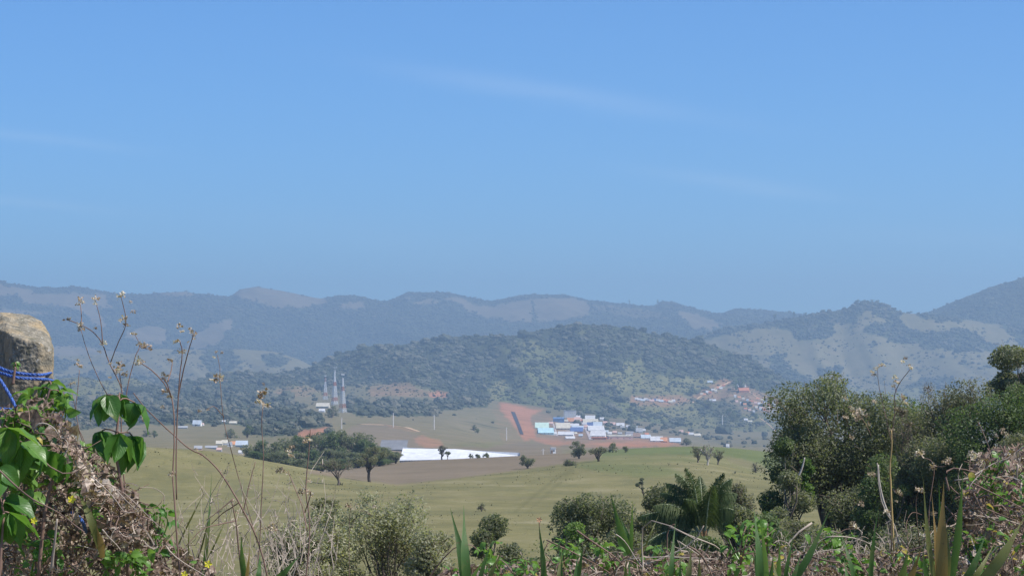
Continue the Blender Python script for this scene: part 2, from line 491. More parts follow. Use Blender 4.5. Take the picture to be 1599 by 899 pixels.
# forest cover / bare soil / fresh green / ploughed brown, one set for each belt of land
def cov(polys, base=0.0, soft=2):
    c = Cover(); c.a[:] = base
    for p, v in polys: c.poly(p, v)
    if soft:
        for ax in (0, 1):
            k = sum(np.roll(c.a, j, ax) for j in range(-soft, soft + 1)) / (2 * soft + 1); c.a = k.astype(np.float32)
    return c
NB = len(NEAR)
T_BELT = [0, NB - 2, NB + 4, NB + 9, NB + 12.5, NB + 14.6, NB + 19]   # near slope, pasture, valley, wooded hill, right hills, mountains
Z0 = cov([])
mount_forest = cov([
    ([(-50, 444), (20, 446), (48, 452), (60, 459), (20, 462), (-50, 460)], 0.05),
    ([(28, 462), (80, 459), (168, 460), (176, 484), (150, 482), (168, 508), (172, 516), (150, 508), (128, 486), (100, 478), (60, 476), (35, 473)], 0.0),
    ([(-50, 480), (20, 484), (60, 485), (90, 488), (60, 492), (-50, 490)], 0.25),
    ([(248, 457), (290, 453), (306, 458), (300, 462), (250, 462)], 0.2),
    ([(362, 460), (376, 449), (402, 447), (446, 455), (510, 468), (512, 474), (470, 479), (436, 481), (410, 474), (385, 466)], 0.0),
    ([(524, 481), (548, 472), (566, 471), (574, 478), (560, 483)], 0.05),
    ([(640, 473), (670, 468), (686, 468), (684, 475), (650, 477)], 0.1),
    ([(688, 466), (704, 463), (728, 468), (740, 476), (770, 478), (812, 470), (860, 465), (890, 466), (918, 472), (922, 492), (880, 499), (836, 505), (790, 501), (752, 495), (728, 486), (724, 476), (706, 473)], 0.0),
    ([(830, 470), (834, 470), (837, 504), (831, 504)], 0.9),
    ([(925, 474), (980, 478), (1030, 486), (1050, 500), (1000, 500), (950, 490), (925, 488)], 0.45),
    ([(1053, 487), (1082, 488), (1128, 508), (1126, 514), (1104, 515), (1090, 512), (1078, 520), (1076, 505)], 0.0),
    ([(196, 518), (232, 508), (258, 513), (262, 526), (250, 540), (216, 534), (196, 528)], 0.0),
    ([(330, 505), (366, 500), (360, 514), (350, 520), (345, 535), (325, 545), (290, 545), (300, 530), (315, 518)], 0.0),
    ([(-50, 535), (80, 540), (140, 543), (205, 552), (230, 560), (100, 575), (60, 592), (-50, 590)], 0.15),
], 1.0)
hill_forest = cov([
    ([(408, 558), (425, 552), (446, 556), (453, 566), (440, 573), (416, 573)], 1.0),
    ([(314, 566), (322, 548), (346, 541), (362, 548), (374, 566), (366, 580), (330, 584)], 0.9),
    ([(85, 588), (150, 584), (240, 588), (300, 596), (300, 604), (200, 602), (85, 600)], 0.9),
    ([(-50, 575), (40, 578), (85, 560), (110, 560), (120, 570), (90, 585), (-50, 600)], 0.7),
    ([(270, 545), (284, 545), (285, 552), (262, 556)], 0.7),
    ([(140, 566), (160, 566), (165, 574), (140, 574)], 0.5),
    ([(1080, 534), (1140, 508), (1230, 492), (1280, 484), (1320, 476), (1350, 462), (1400, 476), (1412, 490), (1400, 503), (1370, 494), (1358, 484), (1340, 494), (1336, 506), (1300, 505), (1306, 520), (1290, 527), (1270, 532), (1244, 530), (1236, 516), (1206, 510), (1150, 519), (1110, 530)], 1.0),
    ([(1280, 508), (1304, 506), (1302, 522), (1282, 524)], 0.95),
    ([(1350, 510), (1380, 504), (1400, 500), (1420, 510), (1445, 522), (1470, 520), (1496, 514), (1520, 520), (1545, 536), (1585, 552), (1570, 556), (1540, 548), (1500, 550), (1462, 545), (1440, 548), (1436, 536), (1400, 537), (1380, 528), (1352, 520)], 1.0),
    ([(1420, 488), (1470, 492), (1520, 478), (1650, 470), (1650, 560), (1592, 540), (1576, 520), (1548, 498), (1520, 496), (1490, 504), (1450, 500)], 0.9),
    ([(1200, 556), (1216, 560), (1236, 575), (1262, 590), (1296, 600), (1330, 598), (1310, 640), (1210, 640)], 0.8),
    ([(1406, 612), (1440, 590), (1480, 588), (1500, 598), (1480, 640), (1400, 640)], 0.9),
    ([(1275, 576), (1296, 574), (1298, 584), (1276, 586)], 0.95), ([(1304, 578), (1315, 576), (1316, 585), (1305, 586)], 0.95),
    ([(1206, 553), (1224, 553), (1224, 560), (1208, 562)], 0.7), ([(1358, 534), (1370, 534), (1370, 540), (1360, 540)], 0.8),
    ([(1498, 565), (1518, 566), (1514, 572), (1500, 572)], 0.7), ([(1528, 574), (1548, 572), (1550, 577), (1530, 578)], 0.6), ([(1560, 578), (1600, 580), (1600, 600), (1562, 594)], 0.7),
], 0.0)
wood_forest = cov([
    ([(-60, 622), (100, 626), (160, 624), (225, 606), (240, 596), (300, 590), (430, 575), (520, 545), (600, 535), (700, 515), (820, 520), (900, 500), (1000, 510), (1100, 528), (1160, 552), (1240, 590), (1240, 612), (1180, 612), (1100, 590), (1030, 590), (960, 580), (900, 580), (840, 570), (800, 590), (770, 600), (760, 636), (700, 640), (680, 612), (640, 598), (560, 600), (520, 606), (480, 600), (440, 604), (400, 612), (400, 664), (215, 664), (100, 672), (-60, 690)], 0.93),
    ([(780, 540), (830, 536), (862, 552), (850, 580), (820, 600), (800, 585), (770, 566)], 0.4),
    ([(840, 545), (880, 540), (905, 552), (910, 575), (880, 580), (860, 566)], 0.3),
    ([(976, 566), (1004, 562), (1010, 585), (998, 606), (970, 604)], 0.08),
    ([(880, 516), (905, 512), (915, 520), (890, 522)], 0.35), ([(818, 532), (842, 530), (842, 542), (820, 546)], 0.25),
    ([(800, 600), (870, 576), (940, 584), (960, 605), (1080, 620), (1060, 632), (990, 628), (960, 632), (940, 648), (1060, 664), (1100, 680), (900, 668), (820, 640), (770, 640)], 0.42),
    ([(860, 592), (880, 586), (930, 600), (965, 610), (950, 618), (890, 610)], 0.9),
    ([(400, 625), (450, 618), (480, 640), (500, 655), (520, 668), (515, 680), (380, 680)], 1.0),
    ([(540, 622), (580, 628), (680, 624), (700, 636), (680, 650), (560, 650), (540, 640)], 0.95),
    ([(930, 640), (1000, 645), (1060, 655), (1100, 668), (1150, 690), (1130, 694), (1060, 675), (980, 660), (930, 652)], 0.8),
    ([(900, 655), (990, 650), (1100, 664), (1200, 676), (1210, 700), (1140, 700), (1080, 684), (1000, 672)], 0.38),
    ([(1110, 640), (1180, 650), (1205, 664), (1190, 690), (1140, 690), (1110, 670)], 0.3),
    ([(1075, 610), (1100, 606), (1106, 616), (1080, 620)], 0.9), ([(1080, 626), (1110, 622), (1150, 636), (1160, 650), (1130, 660), (1090, 640)], 0.75),
], 0.0)
wood_soil = cov([
    ([(425, 612), (450, 604), (485, 602), (500, 612), (480, 622), (430, 622)], 0.3),
    ([(576, 604), (610, 598), (640, 596), (652, 606), (668, 612), (660, 622), (600, 626), (578, 618)], 0.42),
    ([(664, 614), (686, 612), (704, 615), (700, 622), (676, 624)], 1.0),
    ([(776, 630), (786, 627), (806, 632), (838, 638), (822, 644), (828, 660), (816, 668), (822, 684), (812, 684), (800, 668), (790, 652), (778, 642)], 1.0),
    ([(838, 640), (860, 644), (880, 648), (876, 651), (845, 647)], 0.5),
    ([(1078, 620), (1110, 600), (1130, 592), (1144, 594), (1142, 600), (1120, 606), (1100, 618), (1086, 628)], 0.6),
    ([(1148, 600), (1170, 600), (1172, 612), (1152, 612)], 0.4),
    ([(985, 617), (1062, 616), (1080, 628), (1040, 637), (985, 632)], 0.5),
    ([(1140, 612), (1175, 608), (1220, 622), (1222, 642), (1190, 644), (1160, 628)], 0.42),
    ([(1086, 620), (1110, 608), (1150, 604), (1150, 620), (1110, 628)], 0.4),
    ([(500, 626), (520, 624), (525, 640), (505, 642)], 0.35),
], 0.0)
wood_green = cov([
    ([(800, 590), (870, 576), (960, 605), (1000, 640), (1100, 680), (900, 668), (770, 640)], 0.75),
    ([(780, 540), (860, 540), (905, 552), (880, 600), (800, 590)], 0.6),
    ([(976, 566), (1004, 562), (1010, 585), (998, 606), (970, 604)], 0.6),
], 0.35)
valley_soil = cov([
    ([(778, 628), (800, 632), (850, 640), (828, 650), (832, 668), (840, 684), (818, 688), (808, 672), (798, 660), (786, 645)], 1.0),
    ([(792, 677), (818, 676), (818, 687), (794, 688)], 0.95),
    ([(826, 655), (850, 650), (880, 655), (900, 665), (905, 690), (840, 692), (830, 672)], 0.3),
    ([(905, 684), (1065, 682), (1065, 698), (905, 699)], 0.5),
    ([(768, 640), (782, 626), (850, 634), (862, 650), (838, 662), (846, 690), (786, 692), (774, 665)], 0.22),
    ([(778, 628), (800, 632), (850, 640), (828, 650), (832, 668), (840, 684), (818, 688), (808, 672), (798, 660), (786, 645)], 1.0),
    ([(832, 683), (858, 686), (895, 687), (894, 694), (866, 697), (836, 690)], 0.75),
    ([(918, 690), (960, 692), (1062, 688), (1046, 697), (950, 699)], 0.95),
    ([(460, 680), (474, 672), (512, 667), (518, 672), (500, 678), (480, 686)], 0.95),
    ([(645, 684), (664, 680), (690, 688), (692, 700), (668, 700), (652, 694)], 0.55),
    ([(596, 662), (640, 668), (660, 674), (650, 676), (610, 668)], 0.35),
    ([(860, 655), (930, 655), (950, 690), (880, 690)], 0.35),
], 0.0)
valley_brown = cov([
    ([(520, 684), (560, 662), (600, 660), (650, 675), (700, 700), (760, 696), (790, 688), (860, 696), (880, 704), (870, 716), (600, 716), (560, 700)], 0.9),
    ([(700, 650), (780, 655), (800, 690), (760, 700), (690, 690)], 0.25),
    ([(940, 655), (1000, 665), (1050, 688), (960, 690)], 0.7),
    ([(700, 640), (780, 640), (860, 650), (870, 690), (700, 690)], 0.5),
    ([(1150, 596), (1215, 620), (1215, 650), (1120, 645), (1090, 628)], 0.6),
    ([(960, 618), (1080, 618), (1080, 634), (990, 634)], 0.6),
    ([(890, 690), (960, 694), (960, 712), (880, 715)], 0.5),
    ([(820, 650), (900, 640), (960, 652), (1060, 672), (1100, 690), (1060, 700), (840, 700)], 0.85),
    ([(1060, 672), (1150, 680), (1200, 690), (1200, 700), (1080, 696)], 0.6),
    ([(560, 640), (700, 650), (770, 660), (780, 690), (700, 692), (600, 662)], 0.6),
], 0.55)
valley_green = cov([
    ([(380, 690), (400, 680), (470, 668), (470, 676), (410, 690)], 0.7),
    ([(1000, 690), (1200, 690), (1200, 720), (1000, 720)], 0.4),
    ([(520, 655), (600, 655), (560, 665), (530, 672)], 0.4),
], 0.2)
wood_brown = cov([
    ([(1150, 596), (1215, 620), (1225, 650), (1120, 645), (1090, 628)], 0.7),
    ([(960, 618), (1080, 618), (1080, 634), (990, 634)], 0.6),
    ([(400, 600), (520, 596), (720, 596), (780, 630), (780, 660), (420, 650)], 0.45),
    ([(780, 640), (900, 640), (960, 655), (800, 660)], 0.6),
], 0.15)
past_brown = cov([
    ([(470, 738), (560, 722), (720, 712), (940, 704), (930, 718), (880, 725), (830, 731.5), (720, 746), (620, 757), (560, 750)], 1.0),
    ([(590, 775), (700, 772), (860, 776), (860, 781), (700, 778), (600, 783)], 0.22),
    ([(1130, 716), (1160, 714), (1200, 730), (1200, 742), (1150, 726)], 0.35),
    ([(215, 720), (330, 730), (400, 745), (360, 752), (215, 735)], 0.2),
], 0.0)
past_green = cov([
    ([(890, 728), (960, 722), (1040, 728), (1080, 742), (1000, 745), (930, 735)], 0.65),
    ([(930, 712), (1030, 711), (1070, 713), (1100, 722), (1000, 724), (900, 726)], 0.45),
    ([(940, 692), (1070, 693), (1220, 700), (1700, 715), (1700, 760), (1220, 750), (1185, 737), (1120, 714), (1040, 709), (940, 712)], 1.0),
    ([(1080, 708), (1140, 712), (1190, 726), (1220, 745), (1190, 745), (1140, 728), (1100, 722)], 0.3),
], 0.1)
past_track = cov([
    ([(858, 752), (892, 731), (895, 733), (862, 755), (818, 790), (790, 815), (786, 813)], 1.0),
    ([(872, 752), (897, 731), (899, 733), (876, 755), (830, 795), (812, 815), (809, 813)], 0.8),
], 0.0)

COVER = np.zeros(GD.shape + (4,), dtype=np.float32)
_px = np.broadcast_to(U[None, :], GD.shape)
for b, (cf, cs, cg, cb) in enumerate((
        (Z0, Z0, past_green, Z0), (Z0, past_track, past_green, past_brown), (wood_forest, valley_soil, valley_green, valley_brown),
        (wood_forest, wood_soil, wood_green, wood_brown), (hill_forest, Z0, cov([], 0.12), cov([], 0.38)),
        (mount_forest, Z0, Z0, cov([], 0.72)))):
    r = (GT >= T_BELT[b]) & (GT < T_BELT[b + 1] + (1 if b == 5 else 0))
    X, Y = _px[r], np.clip(GPY[r], 401, 998)
    for ch, c in enumerate((cf, cs, cg, cb)):
        COVER[r, :, ch] = c.sample(X, Y, wob=(0.0 if (b == 1 and ch == 1) else (9.0, 4.0, 2.5, 2.5)[ch] if b == 3 else (6.0, 4.0, 3.0, 2.5)[ch] if b > 1 else 1.8), seed=ch + b * 7)

def land_mat():
    t = NT('land')
    at_ = t.node('ShaderNodeAttribute', attribute_name='cover')
    s = t.node('ShaderNodeSeparateColor'); t.l.new(at_.outputs['Color'], s.inputs[0])
    fo, so, gr, br = s.outputs[0], s.outputs[1], s.outputs[2], at_.outputs['Alpha']
    p = t.pos()
    big = t.noise(0.004, 6, p); mid = t.noise(0.03, 6, p); fin = t.noise(0.35, 5, p, 0.65); tuft = t.noise(2.2, 4, p, 0.7)
    streak = t.noise(0.05, 6, t.pos((0.6, 1.0, 1.0)), 0.65)
    mixn = t.math('ADD', t.math('MULTIPLY', mid, 0.45), t.math('ADD', t.math('MULTIPLY', fin, 0.3), t.math('MULTIPLY', streak, 0.25)))
    dry = t.ramp(mixn, [(0.34, (0.141, 0.126, 0.052)), (0.5, (0.200, 0.178, 0.078)), (0.66, (0.252, 0.215, 0.107))])
    patch = t.noise(0.09, 5, t.pos((1.0, 0.45, 1.0)), 0.7)
    dry = t.mixc(t.frange(patch, 0.48, 0.66, 0, 0.8), dry, (0.135, 0.130, 0.062))
    dry = t.mixc(t.frange(patch, 0.44, 0.30, 0, 0.8), dry, (0.29, 0.255, 0.15))
    dry = t.mixc(t.frange(tuft, 0.52, 0.70, 0, 0.55), dry, (0.078, 0.085, 0.033))
    grn = t.ramp(mixn, [ (0.36, (0.089, 0.126, 0.033)), (0.6, (0.141, 0.178, 0.056))])
    bro = t.ramp(mixn, [(0.36, (0.155, 0.122, 0.078)), (0.62, (0.220, 0.175, 0.118))])
    red = t.ramp(t.math('ADD', t.math('MULTIPLY', mid, 0.5), t.math('MULTIPLY', fin, 0.5)), [(0.36, (0.27, 0.125, 0.070)), (0.6, (0.43, 0.215, 0.125))])
    scr = t.ramp(t.math('ADD', t.math('MULTIPLY', mid, 0.6), t.math('MULTIPLY', fin, 0.4)), [(0.38, (0.035, 0.044, 0.024)), (0.62, (0.088, 0.100, 0.052))])
    def edge(m, lo=0.35, hi=0.65, amt=0.5):
        v = t.math('ADD', m, t.math('MULTIPLY', t.math('SUBTRACT', mid, 0.5), amt))
        return t.frange(t.math('ADD', v, t.math('MULTIPLY', t.math('SUBTRACT', fin, 0.5), amt * 0.6)), lo, hi)
    c = t.mixc(t.frange(gr, 0.0, 1.0, 0.0, 0.85), dry, t.mixc(0.25, grn, (0.12, 0.125, 0.07)))
    c = t.mixc(edge(br, 0.1, 0.95, 0.6), c, bro)
    dark = t.mixc(t.frange(t.noise(0.011, 7, p, 0.65), 0.55, 0.68, 0.0, 0.6), c, scr)     # scrubby patches in the pastures
    far = t.frange(t.node('ShaderNodeSeparateXYZ').outputs[0], 0, 1)
    sx = t.node('ShaderNodeSeparateXYZ'); t.l.new(p, sx.inputs[0])
    c = t.mixc(t.frange(sx.outputs[1], 1300, 2400), c, dark)
    c = t.mixc(edge(fo, 0.3, 0.7, 0.7), c, scr)
    c = t.mixc(t.math('MULTIPLY', edge(so, 0.12, 1.0, 0.9), t.frange(sx.outputs[1], 1100, 1200)), c, red)
    c = t.mixc(t.math('MULTIPLY', t.math('MULTIPLY', so, 0.30), t.frange(sx.outputs[1], 1200, 1100)), c, (0.07, 0.075, 0.03))
    h = t.math('ADD', t.math('MULTIPLY', fin, 0.6), t.math('MULTIPLY', tuft, 0.4))
    return t.principled(c, 0.95, 0.08, t.bump(h, 0.5, 0.35))
LAND = land_mat()
TREES = COVER[:, :, 0].copy()
_wb = (GT >= T_BELT[3]) & (GT < T_BELT[4])
_mot = np.clip(0.47 + 0.22 * fbm(np.stack([np.broadcast_to(U[None, :], GD.shape)[_wb] / 9.0, GPY[_wb] / 5.0], -1), 4, 41), 0, 1)
COVER[_wb, :, 0] = np.maximum(COVER[_wb, :, 0] * 0.8, np.clip(TREES[_wb] * 2.2 + 0.25, 0.3, 1) * _mot * np.clip(1.2 - COVER[_wb, :, 1] * 2, 0, 1))

def belt(name, r0, r1, label=None):
    d, z = GD[r0:r1 + 1], GZ[r0:r1 + 1]
    n, m = d.shape
    v = np.stack([(U[None, :] - CX) / F * d, d, z], -1).reshape(-1, 3)
    i = np.arange(n - 1)[:, None] * m + np.arange(m - 1)[None, :]
    q = np.stack([i, i + 1, i + m + 1, i + m], -1).reshape(-1, 4)
    me = mesh_np(name, v, q, LAND, smooth=True)
    a = me.color_attributes.new('cover', 'FLOAT_COLOR', 'POINT')
    a.data.foreach_set('color', COVER[r0:r1 + 1].reshape(-1))
    o = obj(name, me)
    o['kind'] = 'structure'
    return o
_rows = [int(np.argmax(GT >= t)) for t in T_BELT[:-1]] + [len(GT) - 1]
for nm, a, b in zip(('ground', 'pasture', 'valley', 'wooded_hill', 'grass_hill', 'mountain_range'), _rows[:-1], _rows[1:]):
    belt(nm, a, b)
# the hill goes on behind and beside the camera, and plain land far to the sides
g = Geo()
xs = np.concatenate([[-16000, -6000, -2000, -600, -150, -40, -12, -4, -1], [0], [1, 4, 12, 40, 150, 600, 2000, 6000, 16000]])
ys = np.array([-3000, -800, -200, -60, -20, -6, -1, 0.2, 3, 8, 17, 40, 75, 110, 150, 220, 330, 500, 900, 1300, 2300, 4500, 6000, 9000, 16000.])
XX, YY = np.meshgrid(xs, ys)
ZZ = np.interp(YY, [-3000, -200, -20, 3, 8, 17, 40, 75, 110, 150, 220, 330, 500, 900, 1300, 2300, 4500, 6000, 9000, 16000],
               [-60, -8, -1.9, -1.9, -2.3, -3.4, -7, -11, -14, -17, -22, -28, -40, -62, -90, -110, -140, -150, -170, -200])
n, m = XX.shape
i = np.arange(n - 1)[:, None] * m + np.arange(m - 1)[None, :]
o = obj('terrain', mesh_np('terrain', np.stack([XX, YY, ZZ], -1), np.stack([i, i + 1, i + m + 1, i + m], -1).reshape(-1, 4), LAND, True))
o['kind'] = 'structure'

# ------------------------------------------------------------------ haze
HZ_MAT = NT('haze_air')
pv = HZ_MAT.node('ShaderNodeVolumePrincipled')
pv.inputs['Color'].default_value = (0.55, 0.785, 1.0, 1)
pv.inputs['Density'].default_value = 1.2e-4
pv.inputs['Anisotropy'].default_value = 0.2
HZ_MAT.l.new(pv.outputs[0], HZ_MAT.out.inputs['Volume'])
_g = Geo().box(-17000, 17000, -3500, 16500, float(min(GZ.min(), -200)) - 3, float(GZ.max()) + 30)
hz = _g.build('haze', HZ_MAT.m)
hz['kind'] = 'stuff'

# ------------------------------------------------------------------ woods on the far hills (instanced crowns)
M_FAR = NT('far_foliage')
_p = M_FAR.pos()
_oi = M_FAR.node('ShaderNodeObjectInfo').outputs['Random']
_f = M_FAR.math('ADD', M_FAR.math('MULTIPLY', M_FAR.noise(0.012, 4, _p), 0.62), M_FAR.math('MULTIPLY', _oi, 0.38))
_c = M_FAR.ramp(_f, [(0.3, (0.054, 0.062, 0.044)), (0.44, (0.086, 0.095, 0.066)), (0.55, (0.120, 0.124, 0.088)), (0.68, (0.175, 0.165, 0.122))])
_c = M_FAR.mixc(M_FAR.frange(M_FAR.noise(0.5, 3, _p), 0.35, 0.65, 0, 0.6), _c, M_FAR.mixc(1.0, _c, (0.45, 0.5, 0.45), 'MULTIPLY'))
M_FAR = M_FAR.principled(_c, 0.9, 0.1)

_runmin = np.minimum.accumulate(np.where(np.arange(len(GT))[:, None] < 3, 2000, GPY), axis=0)
_vis = (GPY[1:, :-1] < _runmin[:-1, :-1] + 0.3)
def wood_points(t0, t1, field, crown_px, cover, crown, seed, jitter=0.35, extra=None, umax=1750):
    """random spots over the visible part of the land, as thick as the field says"""
    rng = np.random.default_rng(seed)
    r = (GT[:-1] >= t0) & (GT[:-1] < t1)
    rows = np.where(r)[0]
    um = (U[:-1] > -60) & (U[:-1] < umax); cols = np.where(um)[0]
    dpy = np.clip(GPY[:-1] - GPY[1:], 0, None)[np.ix_(rows, cols)] * _vis[np.ix_(rows, cols)] + 0.02
    du = (U[1:] - U[:-1])[cols][None, :]
    w = dpy * du * field[np.ix_(rows, cols)]
    N = int(w.sum() * cover / (crown_px ** 2 * 0.6))
    k = rng.choice(w.size, size=N, p=(w / w.sum()).ravel())
    rr, cc = rows[k // len(cols)], cols[k % len(cols)]
    a, b = rng.random(N), rng.random(N)
    d = GD[rr, cc] * (1 - a) + GD[rr + 1, cc] * a
    z = GZ[rr, cc] * (1 - a) + GZ[rr + 1, cc] * a
    u = U[cc] * (1 - b) + U[cc + 1] * b
    sz = crown_px / F * d * 0.5 * np.exp(rng.normal(0, jitter, N))
    return np.stack([(u - CX) / F * d, d, z + sz * 0.35], -1), sz

def crown_group(name, mat, subdiv=3, rough=0.55, squash=0.85):
    ng = bpy.data.node_groups.new(name, 'GeometryNodeTree')
    ng.interface.new_socket('Geometry', in_out='INPUT', socket_type='NodeSocketGeometry')
    ng.interface.new_socket('Geometry', in_out='OUTPUT', socket_type='NodeSocketGeometry')
    n, l = ng.nodes, ng.links
    gi, go = n.new('NodeGroupInput'), n.new('NodeGroupOutput')
    ico = n.new('GeometryNodeMeshIcoSphere'); ico.inputs['Radius'].default_value = 1; ico.inputs['Subdivisions'].default_value = subdiv
    sp = n.new('GeometryNodeSetPosition')
    nz = n.new('ShaderNodeTexNoise'); nz.inputs['Scale'].default_value = 1.5; nz.inputs['Detail'].default_value = 3; nz.inputs['Roughness'].default_value = 0.75
    nm = n.new('GeometryNodeInputNormal')
    m1 = n.new('ShaderNodeMath'); m1.operation = 'SUBTRACT'; m1.inputs[1].default_value = 0.5
    m2 = n.new('ShaderNodeMath'); m2.operation = 'MULTIPLY'; m2.inputs[1].default_value = rough * 2.6
    vm = n.new('ShaderNodeVectorMath'); vm.operation = 'SCALE'
    l.new(nz.outputs[0], m1.inputs[0]); l.new(m1.outputs[0], m2.inputs[0]); l.new(nm.outputs[0], vm.inputs[0]); l.new(m2.outputs[0], vm.inputs['Scale'])
    l.new(ico.outputs[0], sp.inputs['Geometry']); l.new(vm.outputs[0], sp.inputs['Offset'])
    sm = n.new('GeometryNodeSetMaterial'); sm.inputs['Material'].default_value = mat
    l.new(sp.outputs[0], sm.inputs[0])
    ip_ = n.new('GeometryNodeInstanceOnPoints')
    mp = n.new('GeometryNodeMeshToPoints')
    l.new(gi.outputs[0], mp.inputs[0])
    l.new(mp.outputs[0], ip_.inputs['Points']); l.new(sm.outputs[0], ip_.inputs['Instance'])
    na = n.new('GeometryNodeInputNamedAttribute'); na.data_type = 'FLOAT_VECTOR'; na.inputs['Name'].default_value = 'size'
    l.new(na.outputs[0], ip_.inputs['Scale'])
    rv = n.new('FunctionNodeRandomValue'); rv.data_type = 'FLOAT_VECTOR'
    rv.inputs[0].default_value = (-0.3, -0.3, 0); rv.inputs[1].default_value = (0.3, 0.3, 6.283)
    l.new(rv.outputs[0], ip_.inputs['Rotation'])
    l.new(ip_.outputs[0], go.inputs[0])
    return ng
NG_CROWN = crown_group('wood_crowns', M_FAR)

def scatter(name, pts, size, label, group=NG_CROWN, squash=0.85):
    me = bpy.data.meshes.new(name)
    me.vertices.add(len(pts)); me.vertices.foreach_set('co', np.asarray(pts, np.float32).ravel())
    a = me.attributes.new('size', 'FLOAT_VECTOR', 'POINT')
    s = np.stack([size, size, size * squash * RNG.uniform(0.8, 1.25, len(size))], -1).astype(np.float32)
    a.data.foreach_set('vector', s.ravel())
    me.materials.append(M_FAR)
    o = obj(name, me)
    md = o.modifiers.new('crowns', 'NODES'); md.node_group = group
    tag(o, label, 'woodland', kind='stuff')
    return o

_gp = np.stack([np.broadcast_to(U[None, :], GD.shape) / 10.0, GPY / 7.0], -1)
_gap = np.clip((fbm(_gp, 3, 31) + 0.35) * 2.2, 0.0, 1.3)               # clearings
_gap2 = np.clip((fbm(_gp * 0.35 + 5, 3, 33) + 0.30) * 2.6, 0.05, 1.3)
FOR = TREES
f1 = np.clip(FOR - 0.12, 0, 1)
p, s = wood_points(T_BELT[5], NB + 18.2, f1, 2.7, 1.1, 12, 1)
scatter('mountain_forest', p, s, 'dense blue-green forest covering the far mountain range', squash=0.55)
fr = np.clip(FOR * 1.3 - 0.15, 0, 1.2) * (0.6 + 0.4 * _gap) + 0.03 * (_gap2 > 1.1)
p, s = wood_points(T_BELT[4], T_BELT[5], fr, 4.2, 1.5, 10, 2)
scatter('hill_forest', p, s, 'dark woods and scrub on the grassy hills behind the valley', squash=0.7)
fw = np.clip(FOR * 1.35 - 0.12, 0, 1.2) * np.where(FOR > 0.85, 1.0, 0.35 + 0.65 * _gap * _gap2) + 0.05 * np.clip(_gap2 - 0.5, 0, 1)
fw = fw * np.clip(1 - COVER[:, :, 1] * 2.5, 0, 1)
fw = fw * np.clip(0.22 + 0.95 * _gap * (0.4 + 0.6 * _gap2), 0, 1.1)
p, s = wood_points(T_BELT[3], T_BELT[4], fw, 4.3, 1.3, 9, 3, 0.5)
scatter('wooded_hill_forest', p, s, 'thick bushy forest on the rounded hill in the middle', squash=0.68)
fv = (np.clip(FOR * 1.5 - 0.25, 0, 1.3) + 0.035 * np.clip(_gap2 - 0.4, 0, 1) * np.clip(1 - COVER[:, :, 3] * 1.2, 0, 1)) * np.clip(1 - COVER[:, :, 1] * 2.5, 0, 1)
p, s = wood_points(NB + 4.6, T_BELT[3], fv, 6.5, 1.6, 8, 4, 0.45)
scatter('valley_woods', p, s, 'dark tree clumps and scrub on the valley floor')

_op = np.clip(1 - FOR * 1.2, 0, 1) * np.clip(1 - COVER[:, :, 1] * 3, 0, 1) * np.clip(_gap - 0.3, 0, 1)
p, s = wood_points(T_BELT[3], T_BELT[4], _op * 0.7 + 0.35, 2.6, 0.6, 9, 13, 0.45)
scatter('hill_scrub', p, s * 0.9, 'small scattered scrub on the open parts of the wooded hill', squash=0.6)
p, s = wood_points(T_BELT[4], T_BELT[5], _op * _gap2, 2.4, 0.22, 9, 14, 0.4)
scatter('grass_hill_scrub', p, s * 0.9, 'tiny scattered bushes dotting the grassy hills', squash=0.6)
p, s = wood_points(NB + 7.5, T_BELT[3], _op * _gap2 * np.clip(1 - COVER[:, :, 3] * 1.3, 0, 1), 3.0, 0.16, 9, 15, 0.4)
scatter('valley_scrub', p, s * 0.9, 'low scattered scrub over the dry valley slopes', squash=0.6)

# rough grass tufts over the near pasture
M_TUFT = simple_mat('grass_tuft', (0.24, 0.23, 0.125), 0.4, 0.3, 0.9, local=False)
def tufts(name, label, t0, t1, n, px_, seed):
    r = np.random.default_rng(seed)
    f = np.clip(fbm(np.stack([GX / 30, GD / 50], -1), 3, seed) + 0.15, 0, 1) * np.clip(1 - COVER[:, :, 3] * 1.4, 0.1, 1)
    p, s = wood_points(t0, t1, f, px_, n, 1, seed, 0.4)
    k = 7; N = len(p)
    a = r.uniform(0, 6.28, (N, k)); h = s[:, None] * r.uniform(0.8, 1.6, (N, k)); w = s[:, None] * 0.35
    bx = p[:, None, 0] + np.cos(a) * s[:, None] * 0.5; by = p[:, None, 1] + np.sin(a) * s[:, None] * 0.5; bz = np.broadcast_to((p[:, 2] - s * 0.45)[:, None], bx.shape)
    A = np.stack([bx - w * np.sin(a), by + w * np.cos(a), bz], -1); B = np.stack([bx + w * np.sin(a), by - w * np.cos(a), bz], -1)
    C = np.stack([bx + np.cos(a) * s[:, None] * 0.6, by + np.sin(a) * s[:, None] * 0.6, bz + h], -1)
    V = np.stack([A, B, C], 2).reshape(-1, 3)
    tag(obj(name, mesh_np(name, V, np.arange(len(V)).reshape(-1, 3), M_TUFT)), label, 'grass', kind='stuff')
tufts('grass_tufts', 'coarse grass tufts dotted over the near pasture', NB - 3, NB + 1, 0.16, 1.9, 71)

